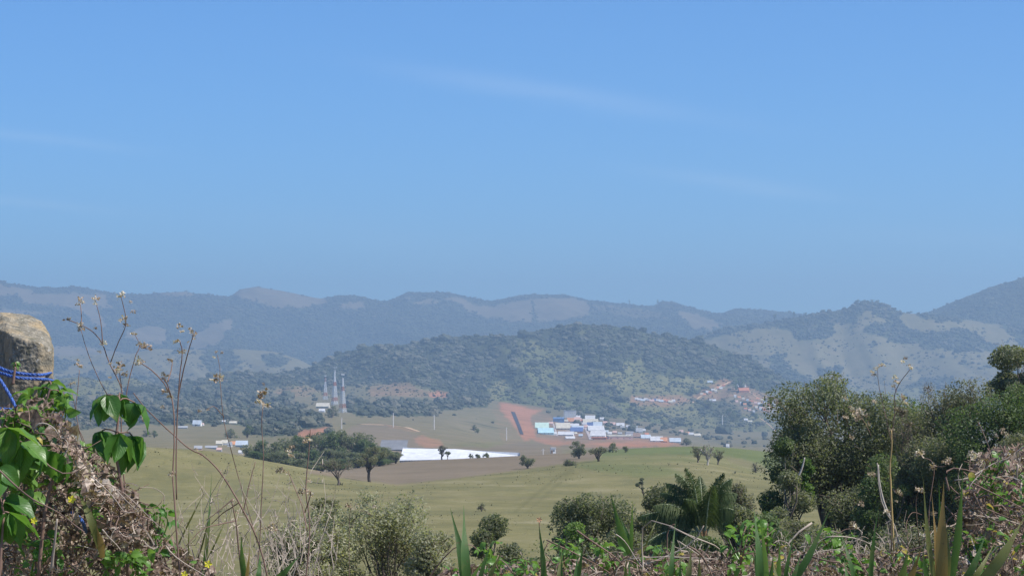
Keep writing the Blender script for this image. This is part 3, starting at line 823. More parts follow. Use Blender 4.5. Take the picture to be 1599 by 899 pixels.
# ------------------------------------------------------------------ tree builder
M_BARK = simple_mat('bark', (0.16, 0.13, 0.10), 0.35, 6.0, 0.9)
M_BARK_PALE = simple_mat('pale_bark', (0.42, 0.38, 0.33), 0.25, 6.0, 0.85)
M_BARK_DARK = simple_mat('dark_bark', (0.07, 0.058, 0.048), 0.35, 6.0, 0.9)
M_LEAF_DARK = leaf_mat('dark_leaves', (0.100, 0.112, 0.066), (0.168, 0.182, 0.108), (0.275, 0.278, 0.180), 0.8, 0.5)
M_LEAF_MID = leaf_mat('mid_green_leaves', (0.070, 0.110, 0.042), (0.120, 0.165, 0.066), (0.185, 0.220, 0.100), 0.8, 0.45)
M_LEAF_OLIVE = leaf_mat('olive_leaves', (0.110, 0.115, 0.066), (0.175, 0.175, 0.105), (0.26, 0.25, 0.155), 0.9, 0.45)
M_LEAF_PALE = leaf_mat('pale_grey_green_leaves', (0.23, 0.23, 0.145), (0.34, 0.335, 0.22), (0.46, 0.44, 0.31), 1.3, 0.48, bright=1.3)
M_LEAF_FRESH = leaf_mat('fresh_leaves', (0.08, 0.14, 0.03), (0.13, 0.21, 0.05), (0.19, 0.27, 0.07), 0.8, 0.45)
M_LEAF_DRY = leaf_mat('dry_leaves', (0.10, 0.075, 0.05), (0.17, 0.13, 0.085), (0.25, 0.20, 0.13), 1.2, 0.25, bright=1.1)
M_LEAF_SEEN = {}

def leaf_cloud(centers, radii, n, size, rng, flat=0.35, shell=0.5, squash=0.8, up=0.8, aspect=0.55):
    """diamond leaves through the volume of several clumps"""
    w = np.asarray(radii) ** 2; k = rng.choice(len(centers), size=n, p=w / w.sum())
    dirs = rng.normal(size=(n, 3)); dirs /= np.linalg.norm(dirs, axis=1)[:, None]
    r = rng.random(n) ** shell
    r = r * (1 + 0.35 * (vnoise(dirs * 2.2 + k[:, None] * 3.7, 4) - 0.5))
    p = np.asarray(centers)[k] + dirs * (r * np.asarray(radii)[k])[:, None] * np.array([1, 1, squash])
    nrm = rng.normal(size=(n, 3)) + dirs * 0.6; nrm[:, 2] += up
    nrm /= np.linalg.norm(nrm, axis=1)[:, None]
    a = np.cross(nrm, rng.normal(size=(n, 3))); a /= np.linalg.norm(a, axis=1)[:, None]
    b = np.cross(nrm, a)
    L = size * rng.uniform(0.6, 1.4, n)[:, None]
    v = np.stack([p - a * L * 0.5, p + b * L * 0.5 * aspect - nrm * L * 0.08, p + a * L * 0.5, p - b * L * 0.5 * aspect - nrm * L * 0.08], 1)
    return v.reshape(-1, 3), np.arange(n * 4).reshape(-1, 4)

def bend(a, b, rng, amp=0.12, n=5, sag=0.0):
    a, b = np.asarray(a, float), np.asarray(b, float)
    L = np.linalg.norm(b - a)
    t = np.linspace(0, 1, n)[:, None]
    off = rng.normal(size=3) * amp * L
    off2 = rng.normal(size=3) * amp * 0.5 * L
    return a + (b - a) * t + off * np.sin(t * math.pi) + off2 * np.sin(2 * t * math.pi) + np.array([0, 0, -sag * L]) * np.sin(t * math.pi)

def tree_meshes(name, H, W, leaf_n, leaf, seed, style='round', D=None, trunk=0.06, bark=None, leafm=None, clear=0.35, K=None, lean=0.0, twigs=0.3):
    rng = np.random.default_rng(seed)
    D = D or W
    K = K or {'round': 14, 'umbrella': 11, 'bush': 22, 'open': 18, 'tall': 16}[style]
    cs, rs = [], []
    for i in range(K):
        if style == 'bush':
            th = rng.uniform(0, 2 * math.pi); el = rng.uniform(0.0, 1.0)
            rr = math.sqrt(max(0.05, 1 - (el * 0.93) ** 2)) * rng.uniform(0.35, 0.85)
            c = (math.cos(th) * rr * W / 2, math.sin(th) * rr * D / 2, H * (0.10 + 0.72 * el))
            rad = rng.uniform(0.10, 0.24) * (W * 0.6 + 0.4 * math.sqrt(W * H))
        elif style == 'umbrella':
            th = rng.uniform(0, 2 * math.pi); rr = math.sqrt(rng.random()) * 0.86
            c = (math.cos(th) * rr * W / 2, math.sin(th) * rr * D / 2, H * (0.90 - 0.22 * rr * rr + rng.uniform(-0.05, 0.05)))
            rad = rng.uniform(0.11, 0.2) * W
        elif style == 'tall':
            el = rng.uniform(0, 1); th = rng.uniform(0, 2 * math.pi); rr = math.sin(math.pi * (0.2 + 0.75 * el)) * rng.uniform(0.2, 0.8)
            c = (math.cos(th) * rr * W / 2, math.sin(th) * rr * D / 2, H * (clear + (0.92 - clear) * el)); rad = rng.uniform(0.16, 0.27) * W
        else:
            v = rng.normal(size=3); v /= np.linalg.norm(v); rr = rng.uniform(0.38, 0.92)
            zc = H * (1 + clear) / 2; hz_ = H * (1 - clear) / 2
            c = (v[0] * rr * W / 2, v[1] * rr * D / 2, zc + v[2] * rr * hz_)
            rad = (rng.uniform(0.09, 0.25) if style == 'round' else rng.uniform(0.10, 0.18)) * math.sqrt(W * min(W * 1.5, H * (1 - clear) * 1.1))
        cs.append(np.array(c) + np.array([lean * c[2], 0, 0])); rs.append(rad)
    top = max(c[2] + r * 0.8 for c, r in zip(cs, rs)); sc_ = H / top
    for c in cs: c[2] *= sc_
    if style != 'bush':
        for i in range(K): cs[i][2] = max(cs[i][2], rs[i] * 0.5 + H * clear * 0.5)
    else:
        for i in range(K): cs[i][2] = max(cs[i][2], rs[i] * 0.5)
    g = Geo()
    tr = trunk * W if trunk < 1 else trunk
    fork = np.array([lean * H * clear * 0.8 + rng.normal() * 0.02 * H, 0, H * max(clear, 0.12) * 0.8])
    g.tube(bend((0, 0, -0.3), fork, rng, 0.05, 6), np.linspace(tr, tr * 0.75, 6), 7)
    for c, r in zip(cs, rs):
        m = fork + (c - fork) * 0.45 + np.array([0, 0, 0.1 * np.linalg.norm(c - fork)])
        pts = np.concatenate([bend(fork * np.array([1, 1, rng.uniform(0.6, 1.0)]), m, rng, 0.08, 4), bend(m, c, rng, 0.1, 4)[1:]])
        g.tube(pts, np.linspace(tr * 0.5, tr * 0.1, len(pts)), 5)
        for j in range(int(4 + twigs * 10)):
            dd = rng.normal(size=3); dd[2] = abs(dd[2]) * 0.7; dd /= np.linalg.norm(dd)
            s0 = m + (c - m) * rng.uniform(0.2, 1)
            e = c + dd * r * rng.uniform(0.8, 1.15)
            g.tube(bend(s0, e, rng, 0.1, 4), np.linspace(tr * 0.12, tr * 0.025, 4), 3, cap=False)
    tm = g.mesh(name + '_trunk', bark or M_BARK, True)
    v, q = leaf_cloud(cs, rs, leaf_n, leaf, rng, shell=0.42 if style != 'open' else 0.6)
    v[:, 2] = np.maximum(v[:, 2], 0.02 * H)
    cm = mesh_np(name + '_crown', v, q, leafm or M_LEAF_DARK)
    return tm, cm

def tree(name, label, cat, base, H, W, leaf_n, leaf, seed, group=None, rotz=0.0, meshes=None, **k):
    tm, cm = meshes or tree_meshes(name, H, W, leaf_n, leaf, seed, **k)
    e = empty(name, base, label, cat, group, rotz)
    obj('trunk', tm, e); obj('crown', cm, e)
    return e, (tm, cm)

def by_px(px, top, base, wpx, d0=None, dr=(0.3, 1e9)):
    """ground point, height and width from the photo extents; d0 fixes the distance"""
    if d0 is None: P = ground(px, base, *dr)
    else:
        x = (px - CX) / F * d0; P = Vector((x, d0, float(terrain_z(x, d0)[0])))
    ztop = -(top - EYE) / F * P.y
    return P, ztop - P.z, wpx / F * P.y

# --- on the pasture
def ptree(name, label, px, top, base, wpx, n, leaf_px, seed, d0=None, dr=(300, 1250), cat='tree', group=None, **k):
    P, H, W = by_px(px, top, base, wpx, d0, dr)
    return tree(name, label, cat, P, H, W, n, leaf_px / F * P.y, seed, group, **k)

ptree('pasture_tree', 'tall dark tree with bare lower trunk on the near pasture slope beside the brown field', 577, 695, 752, 58, 2600, 2.6, 21, style='round', clear=0.42, bark=M_BARK_DARK, leafm=M_LEAF_OLIVE, trunk=0.045)
ptree('umbrella_tree', 'thin flat-topped umbrella tree with pale forked trunk on the near pasture slope', 527, 714, 757, 66, 900, 2.4, 22, style='umbrella', clear=0.35, bark=M_BARK, leafm=M_LEAF_OLIVE, trunk=0.035, twigs=0.9)
ptree('lone_bush_tree', 'low wide dark tree alone on the edge of brown field and light field', 823, 709, 731, 26, 900, 2.2, 23, style='round', clear=0.1, leafm=M_LEAF_DARK)
ptree('round_tree', 'dense round dark tree on the pasture crest below the white town', 904, 687, 716, 30, 1500, 2.4, 24, style='round', clear=0.12, leafm=M_LEAF_DARK)
ptree('leaning_tree', 'arching low-crowned tree just right of the dense round tree', 934, 697, 720, 36, 700, 2.2, 25, style='umbrella', clear=0.3, leafm=M_LEAF_OLIVE, bark=M_BARK_DARK, twigs=0.5)
ptree('tree_shadow_bush', 'flat dark bush standing in for the shadow at the foot of the dense round tree', 890, 717, 727, 30, 700, 2.4, 26, style='bush', leafm=M_LEAF_DARK, cat='bush')  # dark leaves added in place of the round tree's cast shadow
ptree('crest_tree', 'small dome-shaped dark tree in front of the red earth bank', 957, 690, 706, 18, 500, 2.2, 27, dr=(850, 1250), style='bush', leafm=M_LEAF_DARK)
ptree('crest_bush', 'little dark bush right of the dome-shaped tree on the green crest', 976, 696, 706, 11, 300, 2.2, 28, dr=(850, 1250), style='bush', cat='bush')
ptree('bare_tree', 'leafless dark tree standing before the white warehouse roof', 690, 694, 716, 22, 150, 2.0, 29, dr=(560, 960), style='open', clear=0.35, bark=M_BARK_DARK, twigs=1.2, leafm=M_LEAF_OLIVE)
ptree('small_tree', 'small leafy tree touching the bare tree before the warehouse roof', 699, 704, 715, 12, 260, 2.0, 30, dr=(560, 960), style='umbrella', clear=0.3, leafm=M_LEAF_DARK)
ptree('field_bush', 'tiny leftmost bush of three before the right half of the warehouse roof', 735, 707, 715, 8, 150, 1.8, 31, dr=(560, 960), style='bush', cat='bush')
ptree('field_bush', 'middle flat dark bush of three before the warehouse roof', 746, 708, 715, 13, 260, 1.8, 32, dr=(560, 960), style='bush', cat='bush')
ptree('field_bush', 'largest, rightmost domed bush of three before the warehouse roof', 760, 706, 714, 14, 300, 1.8, 33, dr=(560, 960), style='bush', cat='bush')
ptree('grey_thicket_tree', 'greyish leafless tree with white trunk on the green field crest', 1105, 692, 726, 30, 240, 2.2, 34, dr=(400, 1200), style='open', clear=0.3, bark=M_BARK_PALE, twigs=1.0, leafm=M_LEAF_OLIVE)
ptree('grey_thicket_tree', 'bushy grey-brown tree left of the white-trunked bare tree', 1090, 696, 722, 26, 420, 2.2, 35, dr=(400, 1200), style='round', clear=0.25, bark=M_BARK, twigs=0.8, leafm=M_LEAF_OLIVE)
ptree('grey_thicket_tree', 'low grey twiggy tree right of the white-trunked bare tree', 1121, 700, 725, 22, 260, 2.2, 36, dr=(400, 1200), style='round', clear=0.25, bark=M_BARK, twigs=0.8, leafm=M_LEAF_OLIVE)
ptree('pasture_shrub', 'faint grey shrub at the right end of the pasture near the large tree', 1180, 719, 738, 18, 200, 2.0, 37, style='bush', leafm=M_LEAF_OLIVE, cat='shrub', dr=(300, 900))
ptree('pasture_shrub', 'small grey shrub alone low on the light field', 752, 784, 798, 17, 260, 2.0, 38, style='bush', leafm=M_LEAF_OLIVE, cat='shrub', dr=(150, 600))
ptree('crooked_sapling', 'crooked dark sapling on the pasture between two big bushes', 1005, 745, 776, 24, 420, 2.8, 39, style='open', clear=0.3, leafm=M_LEAF_DARK, bark=M_BARK_DARK, K=6, dr=(200, 500), lean=-0.15)
# --- grove behind the near crest
_gr = [(392, 694, 30), (410, 688, 34), (430, 690, 36), (448, 684, 34), (466, 680, 36), (484, 678, 34), (500, 676, 36), (518, 674, 36), (535, 672, 38), (553, 676, 36), (398, 704, 34), (425, 706, 36), (455, 704, 38), (486, 702, 36), (515, 700, 38), (542, 704, 36), (569, 686, 32), (560, 712, 34), (590, 700, 28), (607, 704, 26), (618, 705, 20), (558, 679, 40), (580, 690, 38), (598, 698, 34), (574, 706, 34), (592, 710, 30), (470, 716, 34), (500, 718, 34), (530, 716, 32)]
_protos = [tree_meshes('grove_tree', 15, 10.5, 2800, 0.66, 50 + i, style=('round', 'tall', 'round')[i], clear=0.15, leafm=(M_LEAF_DARK, M_LEAF_MID, M_LEAF_DARK)[i], bark=M_BARK_DARK) for i in range(3)]
for i, (x, top, w) in enumerate(_gr):
    d0 = 880 + (1 if top < 695 else 0) * 110 + RNG.uniform(-25, 25) - (35 if top > 712 else 0)
    P, H, W = by_px(x, top, 0, w, d0)
    e, _ = tree('grove_tree', (f'{nth(x, [q[0] for q in _gr if q[1] < 695])} tree from the left in the back row of the dark grove' if top < 695 else
                f'{nth(x, [q[0] for q in _gr if q[1] >= 695])} tree from the left in the front row of the dark grove'), 'tree', P, H, W, 0, 0, 0,
                'trees of the dark grove behind the pasture crest', RNG.uniform(0, 6.28), meshes=_protos[i % 3])
    e.scale = (W / 7.6, W / 8.2, H / 14.6)
# --- valley trees one can tell apart
_pv = [tree_meshes('valley_tree', 8, 9, 420, 0.95, 80 + i, style=('bush', 'round')[i % 2], clear=0.08, leafm=(M_LEAF_DARK, M_LEAF_MID)[i % 2]) for i in range(4)]
for i, (x, top, base, w, lab) in enumerate([
        (228, 670, 682, 16, 'left one of two dark round bushes on the pale valley field'),
        (241, 671, 683, 13, 'right one of two dark round bushes on the pale valley field'),
        (360, 668, 690, 24, 'dark broad tree just above the cream roofs of the left village'),
        (386, 660, 684, 20, 'dark tree right above the left village beside the green strip'),
        (518, 632, 652, 24, 'dark round tree right of the yellowish house under the towers'),
        (1010, 641, 650, 12, 'dark bush on the slope under the row of white village houses'),
        (985, 633, 642, 14, 'flat dark bush at the left under the row of white village houses'),
        (1079, 604, 618, 18, 'dark oval tree between village row and the steep dirt road'),
        (1105, 622, 638, 26, 'dark broad tree below the foot of the steep dirt road'),
        (1140, 636, 652, 18, 'dark tree in the middle of the slope below the red-roofed house'),
        (1146, 645, 658, 16, 'second dark tree down the slope below the red-roofed house'),
        (1155, 588, 612, 20, 'dark tree left of the red-roofed house at the head of the dirt road'),
        (1120, 640, 650, 16, 'low dark tree left of the two dark slope trees'),
        (1180, 645, 654, 12, 'small dark tree near the small white farm buildings'),
        (1072, 683, 695, 20, 'dark round tree right of the pale blue shed'),
        (908, 632, 646, 12, 'small dark tree right of the white apartment block'),
        (740, 662, 672, 12, 'dark bush above the ploughed slope'),
        (746, 668, 676, 10, 'lower dark bush on the slope above the warehouse')]):
    P, H, W = by_px(x, top, base, w, None, (1900, 5950))
    e, _ = tree('valley_tree', lab, 'tree', P, H, W, 0, 0, 0, None, RNG.uniform(0, 6.28), meshes=_pv[i % 4])
    e.scale = (W / 9.0, W / 9.0, max(H, 3) / 8.0)
# --- trees standing out on the ridge lines
_ps = [tree_meshes('ridge_tree', 16, 12, 300, 1.9, 90 + i, style=('round', 'tall')[i % 2], clear=0.25, leafm=M_LEAF_DARK, bark=M_BARK_DARK) for i in range(3)]
_sk = [(1210, 489, 7, 8440), (1240, 486, 6, 8440), (1258, 487, 6, 8440), (1286, 483, 8, 8440), (1318, 479, 8, 8440), (1338, 467, 10, 8440), (1362, 468, 8, 8440), (1370, 470, 9, 8440), (1420, 486, 10, 8440),
        (983, 467, 3, 12150), (1027, 467, 4, 12150), (700, 455, 7, 12150), (742, 463, 6, 12150), (640, 455, 10, 12150), (405, 446, 8, 12150), (375, 451, 5, 12150), (545, 461, 6, 12150), (290, 453, 7, 12150), (262, 455, 5, 12150),
        (835, 457, 7, 12150), (880, 458, 8, 12150), (190, 455, 4, 12150), (150, 451, 4, 12150), (600, 467, 3, 12150), (1188, 481, 5, 12150)]
_sx1 = [q[0] for q in _sk if q[3] > 9000]; _sx2 = [q[0] for q in _sk if q[3] < 9000]
for i, (x, top, w, d0) in enumerate(_sk):
    if d0 > 9000:
        c = int(np.searchsorted(U, x)); rws = GT > NB + 17
        d0 = float(GD[:, c][rws][np.argmin(GPY[:, c][rws])])
    P, H, W = by_px(x, top, 0, w, d0)
    H = max(H, 9.0)
    far = d0 > 9000
    e, _ = tree('ridge_tree', f'{nth(x, _sx1)} of the trees on the blue mountain skyline, counted from the left' if far else f'{nth(x, _sx2)} tree from the left along the wooded crest of the right hill', 'tree', P, H, W, 0, 0, 0,
                'skyline trees on the mountain range' if far else 'skyline trees on the right hill', RNG.uniform(0, 6.28), meshes=_ps[i % 3])
    e.scale = (W / 12.0, W / 12.0, H / 16.0)

# ------------------------------------------------------------------ buildings
_mc = {}
def paint(name, col, rough=0.7):
    if name not in _mc: _mc[name] = simple_mat(name, col, 0.16, 0.25, rough)
    return _mc[name]
PW = lambda: paint('white_paint', (0.80, 0.79, 0.76))
M_WIN = simple_mat('window_glass', (0.14, 0.16, 0.18), 0.1, 1.0, 0.2, 0.5)
ROOFS = dict(net=(0.20, 0.205, 0.215), white=(0.57, 0.57, 0.57), cream=(0.56, 0.52, 0.42), green=(0.52, 0.68, 0.58), cyan=(0.42, 0.62, 0.66), blue=(0.12, 0.22, 0.42), navy=(0.10, 0.15, 0.31),
             tile=(0.50, 0.20, 0.11), orange=(0.62, 0.30, 0.16), pink=(0.62, 0.42, 0.36), grey=(0.34, 0.35, 0.36), pale=(0.46, 0.52, 0.57), brown=(0.30, 0.20, 0.15), sky=(0.30, 0.50, 0.80))

def house(name, label, cat, px0, px1, top, base, roof, wall, seed, dr, group=None, roof_frac=0.5, kind='gable', wins=True, depth=None, yaw=None):
    rng = np.random.default_rng(seed)
    cx = (px0 + px1) / 2
    P = ground(cx, base, *dr)
    d = P.y
    w = (px1 - px0) / F * d; Ht = (base - top) / F * d
    dp = depth or w * rng.uniform(0.7, 0.95)
    e = empty(name, (P.x, P.y + dp * 0.5, P.z), label, cat, group, rng.uniform(-0.12, 0.12) if yaw is None else yaw)
    hw = Ht * (1 - roof_frac); hr = Ht - hw
    x, y = w / 2, dp / 2
    g = Geo(); g.box(-x, x, -y, y, -6, hw)
    if kind == 'gable':
        g.add([(-x, -y, hw), (-x, y, hw), (-x, 0, Ht - 0.1), (x, -y, hw), (x, y, hw), (x, 0, Ht - 0.1)], None, [(0, 2, 1), (3, 4, 5)])
    g.build('wall', paint('wall_' + wall, ROOFS.get(wall, (0.75, 0.73, 0.7))), e)
    r = Geo(); o_ = min(0.5, w * 0.04); th = 0.18
    if kind == 'gable':
        sl = hr / y
        for s in (-1, 1):
            v = [(-x - o_, s * (y + o_), hw - sl * o_), (x + o_, s * (y + o_), hw - sl * o_), (x + o_, 0, Ht), (-x - o_, 0, Ht)]
            v2 = [(a, b, c + th) for a, b, c in v]
            f = [(0, 1, 2, 3), (4, 7, 6, 5), (0, 4, 5, 1), (1, 5, 6, 2), (3, 7, 4, 0)]
            r.add(v + v2, f)
    elif kind == 'shed':
        v = [(-x - o_, -y - o_, hw), (x + o_, -y - o_, hw), (x + o_, y + o_, Ht), (-x - o_, y + o_, Ht)]
        r.add(v + [(a, b, c + th) for a, b, c in v], [(0, 1, 2, 3), (4, 7, 6, 5), (0, 4, 5, 1), (1, 5, 6, 2), (3, 7, 4, 0), (2, 6, 7, 3)])
        g2 = Geo().add([(-x, -y, hw), (x, -y, hw), (x, y, hw), (-x, y, hw), (x, y, Ht), (-x, y, Ht)], [(2, 3, 5, 4)], [(1, 2, 4), (0, 5, 3)])
        g2.build('gable_wall', paint('wall_' + wall, ROOFS.get(wall, (0.75, 0.73, 0.7))), e)
    else:
        r.box(-x - 0.2, x + 0.2, -y - 0.2, y + 0.2, hw, Ht)
    r.build('roof', paint('roof_' + roof, ROOFS[roof]), e)
    if wins and hw > 1.6:
        nwin = int(max(1, min(4, w // 5)))
        wm = Geo().box(-0.55, 0.55, -0.05, 0.05, -0.5, 0.5).mesh('window', M_WIN)
        for i in range(nwin):
            obj('window', wm, e, loc=(-x + (i + 0.5) * w / nwin + 0.3, -y - 0.03, hw * 0.55))
        Geo().box(-0.5, 0.5, -0.06, 0.04, 0, min(2.1, hw * 0.8)).build('door', paint('door', (0.2, 0.12, 0.07)), e, loc=(-x + w * 0.5 / nwin - 0.9, -y - 0.02, 0))
    return e

TD = (2900, 5900)
# apartment block with its grid of windows
P = ground(890, 653, *TD); d = P.y
w, h = 19 / F * d, 12.5 / F * d
e = empty('apartment_block', (P.x, P.y + 6, P.z), 'white five-storey apartment block with rows of windows above the town', 'building')
Geo().box(-w / 2, w / 2, -6, 6, -4, h - 0.5).build('wall', paint('wall_white', (0.8, 0.79, 0.76)), e)
Geo().box(-w / 2 - 0.3, w / 2 + 0.3, -6.3, 6.3, h - 0.5, h).build('roof', paint('roof_grey', ROOFS['grey']), e)
wm = Geo().box(-w * 0.03, w * 0.03, -0.12, 0.08, -h * 0.032, h * 0.032).mesh('window', M_WIN)
for r_ in range(5):
    for c_ in range(6):
        obj('window', wm, e, loc=(-w / 2 + (c_ + 0.5) * w / 6, -6.02, h * (0.1 + 0.185 * r_)))

T = [('warehouse', 864, 881, 651.5, 659, 'sky', 'blue', 'low building with bright blue walls just left of the apartment block', 'flat'),
 ('house', 886, 896, 652, 659, 'orange', 'pink', 'orange-roofed house under the apartment block', 'gable'),
 ('house', 896, 906, 651, 659, 'pink', 'white', 'pink-roofed house under the right end of the apartment block', 'gable'),
 ('warehouse', 836, 857, 659.5, 670, 'green', 'white', 'large pale green roof at the left edge of the town', 'gable'),
 ('warehouse', 840, 864, 668, 678, 'cyan', 'cyan', 'light cyan warehouse in front of the pale green roof', 'gable'),
 ('warehouse', 868, 890, 660, 671, 'cream', 'cream', 'cream-roofed warehouse in the middle block of the town', 'gable'),
 ('warehouse', 888, 904, 661, 665, 'white', 'white', 'narrow white strip roof above the royal blue one', 'gable'),
 ('warehouse', 893, 911, 664.5, 670, 'pale', 'white', 'pale grey roof just behind the royal blue one', 'gable'),
 ('warehouse', 891, 910, 667, 675, 'navy', 'pink', 'royal blue roof over a pinkish wall in mid town', 'gable'),
 ('warehouse', 872, 896, 673.5, 680, 'white', 'white', 'low white shed below the cream-roofed warehouse', 'gable'),
 ('shed', 883, 897, 681, 685, 'white', 'white', 'bright white strip shed nearest to the round pasture tree', 'gable'),
 ('warehouse', 914, 929, 648.5, 656, 'white', 'white', 'topmost white building at the upper end of the town street', 'gable'),
 ('warehouse', 911, 934, 654, 661, 'cream', 'white', 'off-white roof below the topmost white building', 'gable'),
 ('house', 917, 926, 659, 666, 'navy', 'white', 'small dark blue roof beside the town street', 'gable'),
 ('warehouse', 926, 940, 658.5, 666, 'pale', 'white', 'pale blue-grey roof right of the small dark blue roof', 'gable'),
 ('warehouse', 918, 943, 664.5, 674, 'white', 'white', 'large white roof, upper of two at the right of the street', 'gable'),
 ('warehouse', 923, 946, 672.5, 683, 'white', 'white', 'largest white warehouse at the lower end of the street', 'gable'),
 ('shed', 924, 948, 682.5, 686, 'tile', 'tile', 'long red-brown low wall building under the largest white warehouse', 'flat'),
 ('warehouse', 949, 987, 680, 686, 'cream', 'pink', 'long cream wall shed on top of the red earth bank', 'flat'),
 ('warehouse', 977, 989, 673.5, 682, 'white', 'white', 'white cube-shaped hall above the long cream shed', 'flat'),
 ('house', 985, 995, 665, 672, 'pale', 'white', 'pale grey-roofed house, upper left of the loose cluster above the red bank', 'gable'),
 ('house', 993, 1003, 668, 675, 'grey', 'white', 'grey-roofed house in the loose cluster above the red bank', 'gable'),
 ('house', 989, 1000, 676, 683, 'brown', 'grey', 'brown-roofed house right of the white cube-shaped hall', 'gable'),
 ('warehouse', 1001, 1016, 678.5, 685, 'pale', 'white', 'pale long house left of the white shed at the bank end', 'gable'),
 ('warehouse', 1016, 1035, 681.5, 690, 'white', 'white', 'white shed at the right end of the red bank', 'gable'),
 ('house', 1032, 1042, 689, 696.5, 'orange', 'orange', 'orange brick house right below the white end shed', 'gable'),
 ('warehouse', 1046, 1063, 688.5, 696, 'pale', 'cyan', 'pale blue shed alone at the right foot of the town', 'gable'),
 ('house', 953, 961, 659, 664, 'pink', 'white', 'pinkish house of the pair on the bare slope above the town', 'gable'),
 ('house', 963, 975, 660, 665.5, 'white', 'white', 'white house of the pair on the bare slope above the town', 'gable'),
 ('house', 1061, 1067, 671, 675.5, 'pink', 'white', 'leftmost small house of the short row right of the town', 'gable'),
 ('house', 1070, 1077, 674, 678, 'orange', 'white', 'second small house with orange roof in the short row right of the town', 'gable'),
 ('house', 1076, 1083, 675, 679, 'white', 'white', 'third small white house in the short row right of the town', 'gable'),
 ('house', 1084, 1094, 676.5, 680.5, 'cream', 'white', 'last, widest white house in the short row right of the town', 'gable')]
for i, (nm, a, b, t_, bs, rf, wl_, lab, kd) in enumerate(T):
    house(nm, lab, 'warehouse' if nm == 'warehouse' else 'building' if nm == 'shed' else 'house', a, b, t_, bs, rf, wl_, 300 + i, TD, roof_frac=0.25 if kd == 'flat' else 0.72, kind=kd, wins=True)
ORDX = ORD + ['eighteenth', 'nineteenth', 'twentieth', 'twenty-first', 'twenty-second']
_fl = [(909, 659, 'tile'), (884, 659.5, 'cream'), (902, 672, 'pink'), (866, 679, 'white'), (898, 679, 'cream'), (907, 682, 'pale'), (913, 664, 'white'), (915, 668, 'pink'),
       (947, 676, 'pale'), (952, 678.5, 'white'), (960, 677, 'pink'), (968, 679, 'grey'), (940, 656, 'white'), (945, 662, 'pink'), (1005, 674, 'white'), (1010, 680, 'tile'), (998, 682, 'pink'), (972, 669, 'grey'), (981, 668, 'white'), (860, 663, 'pink'), (903, 653, 'white')]
for i, (x, y, rf) in enumerate(_fl):
    house('house', f'{dict(pale="pale grey").get(rf, rf)}-roofed tiny filler house, {ORDX[sorted(q[0] for q in _fl).index(x)]} from left among the larger town buildings', 'house', x - 3.2, x + 3.2, y - 4.6, y, rf, ['white', 'pink', 'cream'][i % 3], 800 + i, TD, 'tiny houses between the larger town buildings', 0.55, wins=False)
# village row, dirt road houses, right cluster (hillside village)
VL = []
for i, x in enumerate(np.linspace(994, 1052, 13)):
    VL.append((x, 620.5 + 0.05 * (x - 994) + (i % 3) * 0.8, 5.0 + (i * 7 % 3), ['white', 'white', 'pale', 'white', 'grey', 'pink', 'navy', 'white', 'pale', 'orange', 'tile', 'cream', 'white'][i], 'row'))
for i, s in enumerate(np.linspace(0, 1, 9)):
    VL.append((1096 + 34 * s, 613 - 13 * s + (i % 2) * 2.4, 4.6, ['cream', 'orange', 'white', 'tile', 'white', 'cream', 'orange', 'white', 'tile'][i], 'road'))
for i, (x, y) in enumerate([(1186, 628), (1191, 631), (1196, 627), (1201, 630), (1206, 633), (1211, 629), (1216, 627), (1199, 635), (1208, 638), (1214, 634), (1188, 635)]):
    VL.append((x + 0.1 * i, y, 5.4, ['white', 'pink', 'white', 'tile', 'pale', 'white', 'orange', 'cream', 'white', 'grey', 'pink'][i], 'right'))
_r = np.random.default_rng(12)
for i in range(26):
    x = 1148 + 70 * ((i * 0.618) % 1); y = 616 + 22 * ((i * 0.414) % 1) + (x - 1148) * 0.10
    VL.append((x + 0.013 * i, y, 3.4 + (i % 3) * 0.7, ['white', 'pink', 'tile', 'pale', 'cream', 'orange'][i % 6], 'scatter'))
ORDX = ORD + ['eighteenth', 'nineteenth', 'twentieth', 'twenty-first', 'twenty-second', 'twenty-third', 'twenty-fourth', 'twenty-fifth', 'twenty-sixth', 'twenty-seventh']
DESC = dict(scatter=('from left scattered over the knoll slope', 'small houses scattered over the knoll slope'),
            row=('from left in the tight hillside village row', 'houses of the hillside village row'),
            road=('up the steep dirt road of the village', 'houses along the steep dirt road'),
            right=('from left in the cluster beside the large tree', 'scattered houses of the right village'))
for i, (x, y, w_, rf, k_) in enumerate(VL):
    house('house', f'{dict(pale="pale grey", navy="dark blue", tile="red tile").get(rf, rf)}-roofed house, {ORDX[sorted(q[0] for q in VL if q[4] == k_).index(x)]} ' + DESC[k_][0], 'house', x - w_ / 2, x + w_ / 2, y, y + 4.2, rf, ['white', 'pink', 'cream'][i % 3], 400 + i, TD, DESC[k_][1], 0.6, wins=False)
for i, (a, b, t_, bs, rf, wl_, lab) in enumerate([
        (1150, 1164, 600, 606, 'white', 'white', 'white upper house beside the red-roofed house on the knoll'),
        (1154, 1170, 605, 613, 'tile', 'orange', 'red-roofed house on the knoll at the top of the hillside village'),
        (1105, 1113, 594, 598, 'pale', 'white', 'lone white house in the wood above the steep dirt road'),
        (1162, 1168, 653, 657, 'white', 'white', 'left one of two tiny white farm buildings on the lower slope'),
        (1168, 1175, 656, 659, 'cream', 'white', 'right one of two tiny white farm buildings on the lower slope'),
        (1108, 1118, 623, 627, 'white', 'pink', 'lone white house right of the foot of the dirt road'),
        (1134, 1139, 693, 699, 'white', 'white', 'tiny white hut in the dip at the right end of the valley')]):
    house('house', lab, 'house', a, b, t_, bs, rf, wl_, 500 + i, (2300, 5950), None, 0.6)
